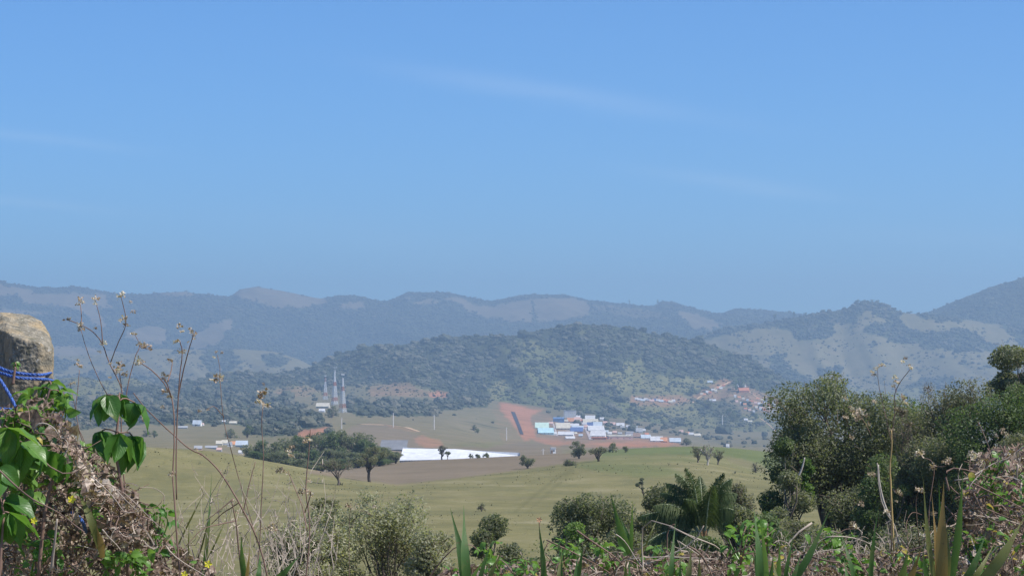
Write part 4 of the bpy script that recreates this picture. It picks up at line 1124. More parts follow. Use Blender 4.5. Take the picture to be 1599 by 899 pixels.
# left village and farm
for i, (nm, a, b, t_, bs, rf, wl_, lab) in enumerate([
        ('farmhouse', 301, 314, 656, 665, 'pale', 'white', 'white farmhouse with dark opening among trees left in the valley'),
        ('farmhouse', 312, 318, 660, 664, 'pink', 'white', 'small annex right of the white valley farmhouse'),
        ('shed', 278, 292, 665, 668.5, 'grey', 'pale', 'long low white shed left of the valley farmhouse'),
        ('shed', 358, 369, 657.5, 661.5, 'cream', 'cream', 'cream-roofed shed among the trees right of the farmhouse'),
        ('shed', 345, 352, 656, 659, 'white', 'grey', 'little pale shed left of the cream-roofed shed'),
        ('house', 303, 315, 696, 702, 'grey', 'pink', 'grey-roofed house at the left end of the village behind the crest'),
        ('house', 320, 338, 696, 700, 'grey', 'pale', 'long white low house of the village behind the crest'),
        ('house', 337, 347, 688, 695, 'cream', 'cream', 'cream-roofed house at the upper left of the crest village'),
        ('house', 346, 356, 687, 694, 'cream', 'white', 'second cream-roofed house of the crest village'),
        ('house', 338, 346, 699, 704, 'pink', 'grey', 'small pinkish house at the lower middle of the crest village'),
        ('house', 355, 362, 690, 697, 'grey', 'white', 'grey-roofed house in the middle of the crest village'),
        ('house', 360, 369, 689, 696, 'orange', 'cream', 'orange-roofed house of the crest village'),
        ('warehouse', 368, 386, 688, 698, 'pale', 'pale', 'pale blue arched hall at the right end of the crest village'),
        ('house', 372, 379, 703, 708, 'white', 'white', 'tiny white house in front of the pale blue hall'),
        ('farmhouse', 494, 514, 629, 637, 'cream', 'cream', 'yellowish farmhouse under the leftmost lattice tower'),
        ('farmhouse', 498, 507, 638, 643, 'white', 'white', 'small white annex below the yellowish farmhouse')]):
    house(nm, lab, 'house' if nm != 'shed' else 'shed', a, b, t_, bs, rf, wl_, 600 + i, (1020, 3600), None, 0.62)
# the long white warehouse behind the brown field
d = 1260.0
x0, x1 = (624 - CX) / F * d, (812 - CX) / F * d
zt = lambda py, dd=d: -(py - EYE) / F * dd
e = empty('long_warehouse', ((x0 + x1) / 2, d + 20, zt(724)), 'very long low white-roofed warehouse behind the brown field', 'warehouse')
w = (x1 - x0) / 2
g = Geo()
g.add([(-w, -20, -8), (w, -20, -8), (w, 20, -8), (-w, 20, -8), (-w, -20, zt(719) - zt(724)), (w, -20, zt(715) - zt(724)), (w, 20, zt(711) - zt(724)), (-w, 20, zt(702.5) - zt(724))],
      [(0, 1, 5, 4), (1, 2, 6, 5), (2, 3, 7, 6), (3, 0, 4, 7)])
g.build('wall', paint('wall_greyblue', (0.5, 0.52, 0.55)), e)
rg = 26
zlo = np.linspace(zt(719), zt(714.5), rg + 1) - zt(724); zhi = np.array([zt(np.interp(s, [0, 0.45, 0.62, 1], [700.5, 701.5, 704, 712]), d + 40) for s in np.linspace(0, 1, rg + 1)]) - zt(724)
g = Geo(); v = []
for i in range(rg + 1):
    xa = -w + 2 * w * i / rg
    v += [(xa, -21, zlo[i]), (xa, 20.5, zhi[i])]
up_ = [(a, b, c + 0.3) for a, b, c in v]; n_ = len(v)
q_ = []
for i in range(rg):
    a_, b_, c_, d_ = 2 * i, 2 * i + 2, 2 * i + 3, 2 * i + 1
    q_ += [(a_, b_, c_, d_), (a_ + n_, d_ + n_, c_ + n_, b_ + n_), (a_, a_ + n_, b_ + n_, b_), (d_, c_, c_ + n_, d_ + n_)]
q_ += [(0, 1, 1 + n_, n_), (n_ - 2, 2 * n_ - 2, 2 * n_ - 1, n_ - 1)]
g.add(v + up_, q_).build('roof', paint('sheet_white', (0.66, 0.67, 0.68)), e)
for i in range(0, rg, 2):
    xa = -w + 2 * w * i / rg
    Geo().box(-0.2, 0.2, -0.15, 0.15, -6, zlo[i] - 0.02).build('column', M_WIN, e, loc=(xa + 0.4, -20.6, 0))
house('water_tank_house', 'small bright white square building on the brown slope left of the round tree', 'building', 860, 867.5, 698.5, 707.5, 'white', 'white', 701, (1250, 2300), None, 0.15, kind='flat')
house('net_house', 'dull grey netting greenhouse left of and behind the long warehouse', 'greenhouse', 594, 634, 688, 703, 'net', 'net', 702, (1250, 2300), None, 0.93, kind='shed', wins=False)

# ------------------------------------------------------------------ lattice towers and poles
M_RED = simple_mat('tower_red', (0.48, 0.22, 0.17), 0.1, 1.0, 0.5)
M_WHT = simple_mat('tower_white', (0.66, 0.67, 0.68), 0.05, 1.0, 0.5)
M_STEEL = simple_mat('galvanised_steel', (0.5, 0.5, 0.5), 0.1, 1.0, 0.45)
def tower(px, top, base, wpx, label, seed, secs, ant):
    P = ground(px, base, 2300, 4600); d = P.y
    H = (base - top) / F * d; wb = wpx / F * d / 2; wt = wb * 0.22
    e = empty('lattice_tower', P, label, 'tower', 'lattice telecom towers on the wooded rise', 0.3 * seed)
    hb = H * 0.9
    hw = lambda z: wb + (wt - wb) * min(1, (z / (hb * 0.85)))
    r = 0.028 * wb * 2 + 0.13
    for sx in (-1, 1):
        for sy in (-1, 1):
            for k in range(secs):
                z0, z1 = hb * k / secs, hb * (k + 1) / secs
                Geo().tube([(sx * hw(z0), sy * hw(z0), z0 - (1 if k == 0 else 0)), (sx * hw(z1), sy * hw(z1), z1)], r, 5).build('leg', M_RED if k % 4 == 1 else M_WHT, e)
    for k in range(secs):
        g = Geo(); z0, z1 = hb * k / secs, hb * (k + 1) / secs
        for c in range(2):
            a, b = z0 + (z1 - z0) * c / 2, z0 + (z1 - z0) * (c + 1) / 2
            ha, hb_ = hw(a), hw(b)
            A = [(-ha, -ha, a), (ha, -ha, a), (ha, ha, a), (-ha, ha, a)]; B = [(-hb_, -hb_, b), (hb_, -hb_, b), (hb_, hb_, b), (-hb_, hb_, b)]
            for i in range(4):
                j = (i + 1) % 4
                g.tube([A[i], B[j]], r * 0.6, 4); g.tube([A[j], B[i]], r * 0.6, 4); g.tube([B[i], B[j]], r * 0.6, 4)
        g.build('brace', M_RED if k % 4 == 1 else M_WHT, e)
    Geo().tube([(0, 0, hb), (0, 0, H)], 0.12, 6).build('mast', M_WHT, e)
    for (zf, rr) in ant:
        z = H * zf; g = Geo()
        g.tube([(0, 0, z - 0.15), (0, 0, z + 0.15)], wb * rr, 10); g.build('platform', M_STEEL, e)
        for q in range(6):
            a = q * math.pi / 3
            Geo().box(-0.25, 0.25, -0.12, 0.12, -1.2, 1.2).build('antenna', M_WHT, e, loc=(math.cos(a) * wb * rr, math.sin(a) * wb * rr, z + 0.5), rot=(0, 0, a + math.pi / 2))
tower(508, 586, 624, 6.5, 'shortest, leftmost red-and-white lattice telecom tower above the yellowish farmhouse', 1, 6, [(0.97, 0.42), (0.83, 0.5)])
tower(522.5, 572.5, 632, 8, 'tallest, middle red-and-white lattice telecom tower', 2, 9, [(0.975, 0.75), (0.9, 0.45)])
tower(535, 584, 644, 8.5, 'rightmost red-and-white lattice telecom tower standing in front of the others', 3, 8, [(0.98, 0.6)])
for i, (px, top, base, lab) in enumerate([(614, 644, 667, 'white concrete pole standing on the ploughed slope nearest the towers'), (678, 648, 670, 'white concrete pole in the middle of the slope above the warehouse'),
        (791, 667, 687, 'white concrete pole beside the red earth cut'), (533.5, 652, 674, 'white concrete pole at the right end of the dark grove'), (1128, 636, 655, 'thin pale pole on the slope below the dirt road'), (848, 700, 712, 'short thin post near the white square building')]):
    P = ground(px, base, 1250, 4600); H = (base - top) / F * P.y
    e = empty('utility_pole', P, lab, 'utility pole', 'concrete utility poles across the valley')
    Geo().tube([(0, 0, -1), (0, 0, H)], [0.36 * P.y / 2000, 0.24 * P.y / 2000], 7).build('post', paint('concrete_pale', (0.75, 0.73, 0.7)), e)
    Geo().box(-1.1, 1.1, -0.08, 0.08, H - 0.9, H - 0.7).build('crossarm', paint('concrete_pale', (0.75, 0.73, 0.7)), e)
    for sx in (-0.9, 0, 0.9):
        Geo().tube([(sx, 0, H - 0.7), (sx, 0, H - 0.35)], 0.08, 5).build('insulator', M_WIN, e)

# ------------------------------------------------------------------ roads and tracks draped on the land
M_ROAD = simple_mat('dark_asphalt', (0.055, 0.055, 0.065), 0.2, 0.05, 0.9, local=False)
M_ROAD2 = simple_mat('pale_paving', (0.42, 0.36, 0.33), 0.15, 0.05, 0.9, local=False)
M_DIRT = simple_mat('dirt_track', (0.52, 0.36, 0.22), 0.15, 0.05, 0.95, local=False)
def road(name, pts, wpx, mat, dr, lift=0.35, n=40):
    """pts: photo places along the centre line; laid over the land as a raised ribbon with sides"""
    pts = np.array(pts, float); s = np.concatenate([[0], np.cumsum(np.hypot(*np.diff(pts, axis=0).T))])
    t = np.linspace(0, s[-1], n)
    X, Y = np.interp(t, s, pts[:, 0]), np.interp(t, s, pts[:, 1])
    Wp = np.interp(t, s, np.broadcast_to(wpx, len(s)))
    C = [ground(x, y, *dr) for x, y in zip(X, Y)]
    rows = []
    for c, w in zip(C, Wp):
        hw = w / 2 / F * c.y
        for k in (-1.0, -0.5, 0, 0.5, 1.0):
            x = c.x + hw * k
            rows.append((x, c.y, float(terrain_z(x, c.y)[0]) + lift))
    v = np.array(rows).reshape(n, 5, 3)
    lo = v.copy(); lo[:, :, 2] -= 2.0
    g = Geo()
    q = []
    for i in range(n - 1):
        for j in range(4): q.append((i * 5 + j, i * 5 + j + 1, i * 5 + 5 + j + 1, i * 5 + 5 + j))
    g.add(v.reshape(-1, 3), q)
    for j in (0, 4):
        side = np.concatenate([v[:, j], lo[:, j]])
        g.add(side, [(i, i + 1, n + i + 1, n + i) for i in range(n - 1)])
    o = g.build(name, mat, smooth=False); o['kind'] = 'structure'
    return o
road('road', [(801, 643), (806, 655), (809, 662), (815, 678)], [6, 6, 5.5, 5], M_ROAD, TD, 0.5)
road('town_street', [(904, 648), (909, 658), (914, 668), (920, 680), (925, 692)], [3.4, 4, 4.2, 5, 5.6], M_ROAD2, TD, 0.5)
road('town_side_street', [(862, 657), (866, 668), (870, 681)], [2.6, 2.8, 3], M_ROAD2, TD, 0.5)
road('dirt_road', [(1080, 629), (1092, 620), (1106, 611), (1124, 603), (1140, 596)], [2.4, 3, 3.4, 3.2, 3], M_DIRT, (3500, 5950), 0.6)
road('dirt_road', [(1168, 610), (1182, 620), (1196, 627), (1212, 631)], [2.2, 2, 2, 2], M_DIRT, (3500, 5950), 0.6)
road('dirt_road', [(1186, 652), (1202, 664), (1212, 674)], [1.6, 1.6, 1.6], M_DIRT, (3000, 5950), 0.6)
road('dirt_track', [(560, 662), (600, 663), (635, 667), (655, 674)], [6, 9, 9, 5], M_DIRT, (1700, 3400), 0.25)

# ------------------------------------------------------------------ trees and bushes on the slope below the camera (60-140 m)
def near_tree(name, label, cat, px, top, wpx, d, base, n, leaf_px, seed, group=None, **k):
    """base: photo row of the foot (hidden rows below the frame allowed)"""
    x = (px - CX) / F * d
    zg = float(terrain_z(x, d)[0])
    ztop = -(top - EYE) / F * d
    return tree(name, label, cat, Vector((x, d, zg - 0.1)), ztop - zg, wpx / F * d, n, leaf_px / F * d, seed, group, **k)

BIG, _ = near_tree('broad_tree', 'largest broad dark green tree, standing at the right on the slope', 'tree', 1306, 576, 238, 108, 0, 54000, 4.6, 201, style='round', clear=0.22, K=26, leafm=M_LEAF_DARK, bark=M_BARK, D=6.5, trunk=0.04, twigs=0.5)
near_tree('broad_tree', 'dark lower tree hanging at the left side of the largest tree', 'tree', 1232, 672, 84, 106, 0, 12000, 4.6, 202, style='tall', clear=0.15, K=12, leafm=M_LEAF_MID, bark=M_BARK_PALE)
near_tree('undergrowth_bush', 'dark bush filling the ground under the largest tree', 'bush', 1330, 745, 170, 102, 0, 15000, 4.8, 203, style='bush', leafm=M_LEAF_DARK)
near_tree('undergrowth_bush', 'mid green feathery bush right under the largest tree', 'bush', 1388, 700, 110, 98, 0, 13000, 4.4, 204, style='bush', leafm=M_LEAF_MID, K=20)
near_tree('grey_green_tree', 'grey-green thin-leaved tree with dry tips between the large tree and the right edge', 'tree', 1488, 583, 165, 104, 0, 30000, 3.8, 205, style='round', clear=0.2, K=22, leafm=M_LEAF_OLIVE, bark=M_BARK, twigs=1.0)
near_tree('dark_bush', 'very dark bush in the shade under the grey-green tree', 'bush', 1478, 668, 150, 99, 0, 22000, 4.4, 206, style='bush', leafm=M_LEAF_DARK, K=20)
near_tree('green_tree', 'fresh green flat-layered tree at the right edge of the photo', 'tree', 1575, 592, 185, 97, 0, 36000, 4.4, 207, style='round', clear=0.15, K=24, leafm=M_LEAF_MID, bark=M_BARK_DARK)
near_tree('green_tree', 'lower right-edge tree with olive leaves in front of the fresh green one', 'tree', 1575, 665, 120, 90, 0, 17000, 4.4, 208, style='bush', leafm=M_LEAF_OLIVE, K=20)
near_tree('dark_edge_tree', 'dark round treetop rising behind the fresh green tree at the right edge', 'tree', 1592, 533, 96, 150, 0, 14000, 4.6, 209, style='round', clear=0.66, K=18, leafm=M_LEAF_DARK)
near_tree('bare_tree', 'purplish bare twiggy tree between the large tree and the grey-green tree', 'tree', 1440, 592, 60, 112, 0, 900, 2.6, 210, style='open', clear=0.3, K=14, leafm=M_LEAF_DRY, bark=M_BARK, twigs=2.2, trunk=0.05)
near_tree('bare_tree', 'small dry brown-leaved tree left of the grey-green treetop', 'tree', 1412, 632, 46, 103, 0, 1600, 3.0, 211, style='open', clear=0.3, K=12, leafm=M_LEAF_DRY, bark=M_BARK, twigs=1.6)
near_tree('domed_bush', 'dark green domed bush in the middle of the slope, left of the palm', 'bush', 925, 758, 160, 86, 0, 30000, 4.6, 212, style='bush', leafm=M_LEAF_DARK, K=26)
near_tree('domed_bush', 'yellowish-green small bush at the foot of the dark domed bush', 'bush', 905, 806, 60, 82, 0, 4000, 4.4, 213, style='bush', leafm=M_LEAF_FRESH, K=9)
near_tree('dark_bush', 'dark pointed bush left of the domed bush, partly behind grass blades', 'bush', 775, 795, 100, 78, 0, 12000, 4.6, 214, style='bush', leafm=M_LEAF_DARK, K=14)
near_tree('dark_bush', 'low dark green bush along the bottom left of the domed bush', 'bush', 820, 858, 130, 72, 0, 9000, 4.8, 215, style='bush', leafm=M_LEAF_MID, K=14)
near_tree('round_tree', 'dark round-headed tree behind the left fronds of the palm', 'tree', 1036, 750, 88, 96, 0, 12000, 4.2, 216, style='round', clear=0.2, leafm=M_LEAF_DARK, K=16)
near_tree('olive_bush', 'olive-green soft bush between the domed bush and the palm', 'bush', 1003, 788, 90, 88, 0, 11000, 4.2, 217, style='bush', leafm=M_LEAF_OLIVE, K=16)
near_tree('olive_bush', 'low fine-leaved olive bush spreading under the palm', 'bush', 1020, 838, 150, 80, 0, 10000, 4.0, 218, style='bush', leafm=M_LEAF_OLIVE, K=16)
near_tree('glossy_bush', 'dark glossy-leaved bush right of the palm trunk', 'bush', 1152, 778, 100, 80, 0, 15000, 5.2, 219, style='bush', leafm=M_LEAF_DARK, K=18)
near_tree('grey_shrub', 'thin grey-green shrub rising behind the glossy bush right of the palm', 'shrub', 1152, 748, 84, 92, 0, 3600, 4.0, 220, style='open', clear=0.2, leafm=M_LEAF_OLIVE, twigs=1.4, K=16)
near_tree('pale_shrub', 'large pale grey-green shrub with thin twigs in the lower left middle', 'shrub', 600, 754, 210, 62, 0, 21000, 5.0, 221, style='open', clear=0.05, K=44, leafm=M_LEAF_PALE, bark=M_BARK, twigs=0.5, trunk=0.02)
near_tree('pale_shrub', 'lower right lobe of pale shrubs, twiggy and greyish', 'shrub', 682, 815, 130, 60, 0, 10000, 5.4, 222, style='bush', K=22, leafm=M_LEAF_PALE, bark=M_BARK, twigs=1.2)
near_tree('pale_shrub', 'lower left lobe of pale shrubs beside the dry grass', 'shrub', 455, 806, 170, 58, 0, 12000, 5.2, 223, style='bush', K=26, leafm=M_LEAF_PALE, bark=M_BARK, twigs=1.2)
near_tree('olive_shrub', 'darker olive lobe at the left end of the large pale shrub', 'shrub', 508, 768, 90, 64, 0, 6500, 5.0, 224, style='bush', K=18, leafm=M_LEAF_OLIVE, bark=M_BARK, twigs=1.0)
near_tree('green_bush', 'green bush at the bottom between the glossy bush and the largest tree', 'bush', 1222, 800, 110, 90, 0, 9000, 4.6, 225, style='bush', leafm=M_LEAF_OLIVE, K=16)
near_tree('green_bush', 'low brownish-green brush under the trees at the right', 'bush', 1440, 800, 240, 70, 0, 15000, 4.6, 226, style='bush', leafm=M_LEAF_OLIVE, K=26)
near_tree('green_bush', 'low dark brush at the foot of the largest tree', 'bush', 1290, 815, 180, 76, 0, 12000, 4.6, 227, style='bush', leafm=M_LEAF_DARK, K=22)

near_tree('broad_tree', 'rounded right shoulder of dark foliage joined to the right of the largest tree', 'tree', 1405, 618, 140, 110, 0, 22000, 4.6, 231, style='round', clear=0.1, K=18, leafm=M_LEAF_MID)
near_tree('understorey_tree', 'dark tree filling the gap under the left side of the largest tree', 'tree', 1238, 726, 100, 100, 0, 14000, 4.6, 232, style='bush', K=18, leafm=M_LEAF_DARK)
near_tree('understorey_tree', 'olive bushy tree in front of the gap between largest tree and grey-green tree', 'tree', 1430, 672, 130, 100, 0, 17000, 4.4, 233, style='bush', K=22, leafm=M_LEAF_OLIVE)
near_tree('understorey_tree', 'mid green tree at the lower right edge under the fresh green tree', 'tree', 1590, 700, 150, 92, 0, 14000, 4.4, 234, style='bush', K=20, leafm=M_LEAF_MID)
near_tree('understorey_bush', 'dark bush right of the glossy bush, left of the largest tree trunk', 'bush', 1196, 792, 90, 84, 0, 10000, 4.8, 235, style='bush', K=16, leafm=M_LEAF_MID)
near_tree('pale_shrub', 'tall left peak of the large pale shrub, behind the orange-headed weed', 'shrub', 492, 776, 150, 60, 0, 13000, 5.0, 241, style='open', clear=0.05, K=34, leafm=M_LEAF_PALE, bark=M_BARK, twigs=0.6, trunk=0.02)
near_tree('understorey_bush', 'low bush closing the gap between palm side bushes and the largest tree', 'bush', 1262, 806, 120, 88, 0, 12000, 4.8, 242, style='bush', K=18, leafm=M_LEAF_OLIVE)
near_tree('understorey_bush', 'low mid green bush right at the foot of the palm, right side', 'bush', 1120, 828, 90, 76, 0, 9000, 4.8, 243, style='bush', K=16, leafm=M_LEAF_MID)
# pale leaning limbs that show on the tree at the right
def limb(name, label, pts, d, r0, r1, mat, cat='branch'):
    g = Geo(); P = [at(x, y, dd) for (x, y), dd in zip(pts, np.broadcast_to(d, len(pts)))]
    P = np.array(P); t = np.linspace(0, 1, len(P)); tt = np.linspace(0, 1, len(P) * 4)
    Q = np.stack([np.interp(tt, t, P[:, i]) for i in range(3)], -1)
    k = np.array([1, 2, 3, 2, 1.]) / 9
    for i in range(3):
        s = np.pad(Q[:, i], 2, mode='edge'); Q[:, i] = np.convolve(s, k, 'valid')
    g.tube(Q, np.linspace(r0, r1, len(Q)), 6)
    o = g.build(name, mat, smooth=True)
    o.parent = BIG; o.location = -BIG.location; o['label'] = label
    return o
limb('limb', 'whitish curved bare trunk against the dark left side of the largest tree', [(1232, 900), (1234, 820), (1236, 780), (1243, 752), (1252, 733), (1257, 712)], 101.5, 0.085, 0.03, M_BARK_PALE, 'trunk')
limb('limb', 'pale thin leaning trunk under the feathery bush right of the largest tree', [(1410, 860), (1392, 812), (1380, 785), (1373, 755), (1371, 722)], 95.5, 0.05, 0.03, M_BARK_PALE, 'trunk')

# ------------------------------------------------------------------ palm
M_FROND = leaf_mat('palm_leaflets', (0.045, 0.075, 0.025), (0.080, 0.120, 0.040), (0.13, 0.165, 0.065), 1.5, 0.3)
M_RACHIS = simple_mat('palm_rib', (0.42, 0.45, 0.28), 0.15, 3.0, 0.6)
M_BOOT = simple_mat('palm_boot', (0.50, 0.27, 0.12), 0.25, 6.0, 0.8)
D_P = 78.0
pc = at(1098, 846, D_P)
palm = empty('palm_tree', (pc.x, pc.y, float(terrain_z(pc.x, pc.y)[0])), 'feathery palm with arching fronds among dark bushes right of the middle', 'palm')
pb = palm.location
Geo().tube([(0, 0, -0.3), (0.02, 0, (pc.z - pb.z) * 0.5), (0, 0, pc.z - pb.z + 0.15)], [0.17, 0.14, 0.13], 10).build('trunk', M_BARK, palm, smooth=True)
def frond(px, py, arch, dy, seed, droop=0.5, n=72, ll=0.56):
    rng = np.random.default_rng(seed)
    a = np.array(pc - pb) + np.array([rng.normal() * 0.04, rng.normal() * 0.04, 0.1])
    b = np.array(at(px, py, D_P) - pb) + np.array([0, dy, 0])
    c = a + (b - a) * 0.45 + np.array([0, 0, arch * np.linalg.norm(b - a)])
    t = np.linspace(0, 1, 14)[:, None]
    P = a * (1 - t) ** 2 + c * 2 * t * (1 - t) + b * t ** 2
    out = (b - a) * np.array([1, 1, 0.0]); out = out / (np.linalg.norm(out) + 0.3)
    LL = np.linalg.norm(b - a)
    P = P + (out[None, :] * 0.12 - np.array([0, 0, 0.07])) * LL * np.clip((t - 0.55) / 0.45, 0, 1) ** 2 * (1.0 if droop < 1 else 0.4)
    g = Geo().tube(P, np.linspace(0.045, 0.008, 14), 5)
    fo = obj('frond', g.mesh('frond', M_RACHIS, True), palm)
    V, Q = [], []
    ts = np.linspace(0.2, 1.0, n)
    pt = np.stack([np.interp(ts, t[:, 0], P[:, i]) for i in range(3)], -1)
    tg = np.gradient(pt, axis=0); tg /= np.linalg.norm(tg, axis=1)[:, None]
    k = 0
    for i in range(n):
        side = np.cross(tg[i], [0, 0, 1]); side /= np.linalg.norm(side) + 1e-6
        upv = np.cross(side, tg[i])
        for s in (-1, 1):
            for rep in range(3):
                L = ll * math.sin(math.pi * (0.15 + 0.8 * ts[i])) * rng.uniform(0.75, 1.15)
                dirv = side * s * rng.uniform(0.25, 1.0) + tg[i] * rng.uniform(0.4, 1.0) + upv * rng.uniform(-0.7, 0.8)
                dirv /= np.linalg.norm(dirv)
                w = tg[i] * 0.0085
                p0 = pt[i]; p1 = p0 + dirv * L * 0.5 + np.array([0, 0, -droop * 0.25 * L]); p2 = p0 + dirv * L * 0.85 + np.array([0, 0, -droop * 1.15 * L])
                V += [p0 - w, p0 + w, p1 - w * 1.1, p1 + w * 1.1, p2 - w * 0.2, p2 + w * 0.2]
                Q += [(k, k + 1, k + 3, k + 2), (k + 2, k + 3, k + 5, k + 4)]; k += 6
    obj('leaflets', mesh_np('leaflets', V, np.array(Q), M_FROND), fo)
for i, (x, y, ar, dy, dr_) in enumerate([(1066, 732, 0.20, 0.2, 0.7), (1078, 722, 0.10, -0.2, 0.6), (1052, 748, 0.30, 0.3, 0.8), (1134, 740, 0.22, 0.2, 0.8), (1120, 730, 0.10, -0.3, 0.6), (1142, 764, 0.40, 0.2, 0.9), (1138, 790, 0.5, -0.3, 0.9),
        (1030, 782, 0.36, -0.2, 0.9), (1008, 800, 0.34, 0.2, 0.9), (1000, 852, 0.40, -0.5, 1.0), (1096, 738, 0.04, 0.5, 0.5), (1108, 750, 0.1, -0.7, 0.6), (1072, 770, 0.25, -0.8, 0.7), (1044, 765, 0.3, 0.7, 0.7), (1060, 850, 0.7, -0.6, 1.0)]):
    frond(x, y, ar, dy, 900 + i, dr_)
for s in (-1, 1):
    q0 = np.array(pc - pb)
    Geo().tube([q0 + (s * 0.05, -0.1, -0.1), q0 + (s * 0.07, -0.13, 0.25), q0 + (0.02 + s * 0.04, -0.12, 0.62)], [0.075, 0.07, 0.02], 7).build('frond_sheath', M_BOOT, palm, smooth=True)

# ---- brush covering the slope under those trees: uncountable low growth
def brush(name, label, x0, x1, d0, d1, n, hmax, mat, seed, leaf=0.11):
    r = np.random.default_rng(seed)
    K = n // 120
    d = r.uniform(d0, d1, K); px_ = r.uniform(x0, x1, K)
    x = (px_ - CX) / F * d
    z = terrain_z(x, d)
    hh = hmax * (0.45 + 0.55 * vnoise(np.stack([x / 2.5, d / 5.0], -1), seed)) * r.uniform(0.6, 1, K)
    cs = np.stack([x, d, z + hh * 0.5], -1)
    v, q = leaf_cloud(cs, hh * 0.62, n, leaf, r, squash=1.0)
    c0 = np.array([cs[:, 0].mean(), cs[:, 1].mean(), cs[:, 2].mean()])
    return tag(obj(name, mesh_np(name, v - c0, q, mat), loc=c0), label, 'brush', kind='stuff')
near_tree('understorey_bush', 'wide dark bush joining the domed bush to the palm, behind the leaning blades', 'bush', 985, 812, 110, 80, 0, 10000, 4.6, 245, style='bush', K=18, leafm=M_LEAF_DARK)
near_tree('understorey_bush', 'small olive bush at the pasture gap left of the largest tree', 'bush', 1212, 812, 60, 86, 0, 6000, 4.6, 246, style='bush', K=14, leafm=M_LEAF_OLIVE)
near_tree('understorey_bush', 'low olive bush right in front of the palm trunk base', 'bush', 1090, 852, 110, 72, 0, 9000, 4.6, 244, style='bush', K=16, leafm=M_LEAF_OLIVE)
brush('slope_brush', 'dark green brush covering the slope under the bushes', 700, 1700, 66, 96, 56000, 3.4, M_LEAF_DARK, 61)
brush('slope_brush', 'brownish dry undergrowth on the slope below the bushes', 680, 1700, 40, 66, 32000, 1.9, M_LEAF_DRY, 62, 0.07)
brush('slope_brush', 'olive undergrowth on the slope at the left below the pale shrubs', 300, 760, 44, 58, 16000, 1.6, M_LEAF_OLIVE, 63, 0.08)

# ------------------------------------------------------------------ foreground, 3 to 6 m away: 1 photo pixel is about 1.1 mm
def near_leaf_mat(name, c0, c1, tc, tw=0.4):
    t = NT(name)
    uv = t.node('ShaderNodeUVMap').outputs[0]
    s = t.node('ShaderNodeSeparateXYZ'); t.l.new(uv, s.inputs[0])
    ax = t.math('ABSOLUTE', t.math('SUBTRACT', s.outputs[0], 0.5))
    ph = t.math('ADD', t.math('MULTIPLY', s.outputs[1], 11.0), t.math('MULTIPLY', ax, -7.0))
    vein = t.frange(t.math('ABSOLUTE', t.math('SUBTRACT', t.math('FRACT', ph), 0.5)), 0.0, 0.10, 1, 0)
    mid = t.frange(ax, 0.0, 0.035, 1, 0)
    v = t.math('MAXIMUM', t.math('MULTIPLY', vein, 0.45), mid)
    n = t.noise(60.0, 4, t.pos())
    oi = t.node('ShaderNodeObjectInfo').outputs['Random']
    c = t.mixc(t.math('ADD', t.math('MULTIPLY', t.frange(n, 0.35, 0.65), 0.5), t.math('MULTIPLY', oi, 0.5)), c0, c1)
    c = t.mixc(t.math('MULTIPLY', v, 0.55), c, tuple(min(1, x * 1.6 + 0.05) for x in c1))
    c = t.mixc(t.frange(t.noise(25.0, 3, t.pos()), 0.66, 0.75, 0, 0.6), c, (0.22, 0.17, 0.05))
    return t.principled(c, 0.38, 0.5, t.bump(v, 0.4, 0.002), transl=(t.mixc(0.6, c, tc), tw))
M_NL = near_leaf_mat('broad_leaf', (0.045, 0.135, 0.022), (0.095, 0.23, 0.035), (0.24, 0.50, 0.05))
M_NL2 = near_leaf_mat('light_leaf', (0.085, 0.200, 0.030), (0.150, 0.290, 0.050), (0.30, 0.52, 0.06))
M_NLY = near_leaf_mat('yellow_leaf', (0.36, 0.28, 0.04), (0.50, 0.42, 0.08), (0.6, 0.5, 0.08))
def blade_mat(name, c0, c1, tc):
    t = NT(name)
    uv = t.node('ShaderNodeUVMap').outputs[0]
    m = t.node('ShaderNodeMapping'); m.inputs['Scale'].default_value = (60, 3, 1); t.l.new(uv, m.inputs[0])
    st = t.noise(1.0, 3, m.outputs[0]); big = t.noise(18.0, 4, t.pos()); sp = t.noise(140.0, 3, t.pos())
    oi = t.node('ShaderNodeObjectInfo').outputs['Random']
    c = t.mixc(t.frange(st, 0.3, 0.7), c0, c1)
    c = t.mixc(t.math('MULTIPLY', oi, 0.5), c, tuple(x * 0.6 for x in c0))
    c = t.mixc(t.frange(big, 0.56, 0.70, 0, 0.55), c, (0.26, 0.22, 0.09))
    c = t.mixc(t.frange(sp, 0.64, 0.72, 0, 0.8), c, (0.13, 0.08, 0.04))
    return t.principled(c, 0.45, 0.4, t.bump(st, 0.5, 0.001), transl=(t.mixc(0.5, c, tc), 0.35))
M_BLADE = blade_mat('grass_blade', (0.060, 0.135, 0.034), (0.110, 0.21, 0.055), (0.24, 0.42, 0.07))
M_BLADE_Y = blade_mat('dry_blade', (0.30, 0.22, 0.06), (0.36, 0.20, 0.08), (0.45, 0.36, 0.1))
M_BLADE_O = blade_mat('olive_blade', (0.13, 0.16, 0.045), (0.22, 0.22, 0.07), (0.34, 0.36, 0.08))
M_TWIG = simple_mat('dry_twig', (0.20, 0.135, 0.105), 0.5, 30.0, 0.9)
M_TWIG_PALE = simple_mat('pale_twig', (0.40, 0.335, 0.27), 0.4, 30.0, 0.9)
M_STEM = simple_mat('weed_stem', (0.21, 0.135, 0.105), 0.3, 20.0, 0.7)
M_STRAW = simple_mat('straw_stem', (0.50, 0.36, 0.16), 0.25, 20.0, 0.8)
M_HUSK = leaf_mat('seed_husk', (0.22, 0.15, 0.11), (0.48, 0.37, 0.28), (0.80, 0.74, 0.64), 90.0, 0.3, bright=1.2, fine=400.0)
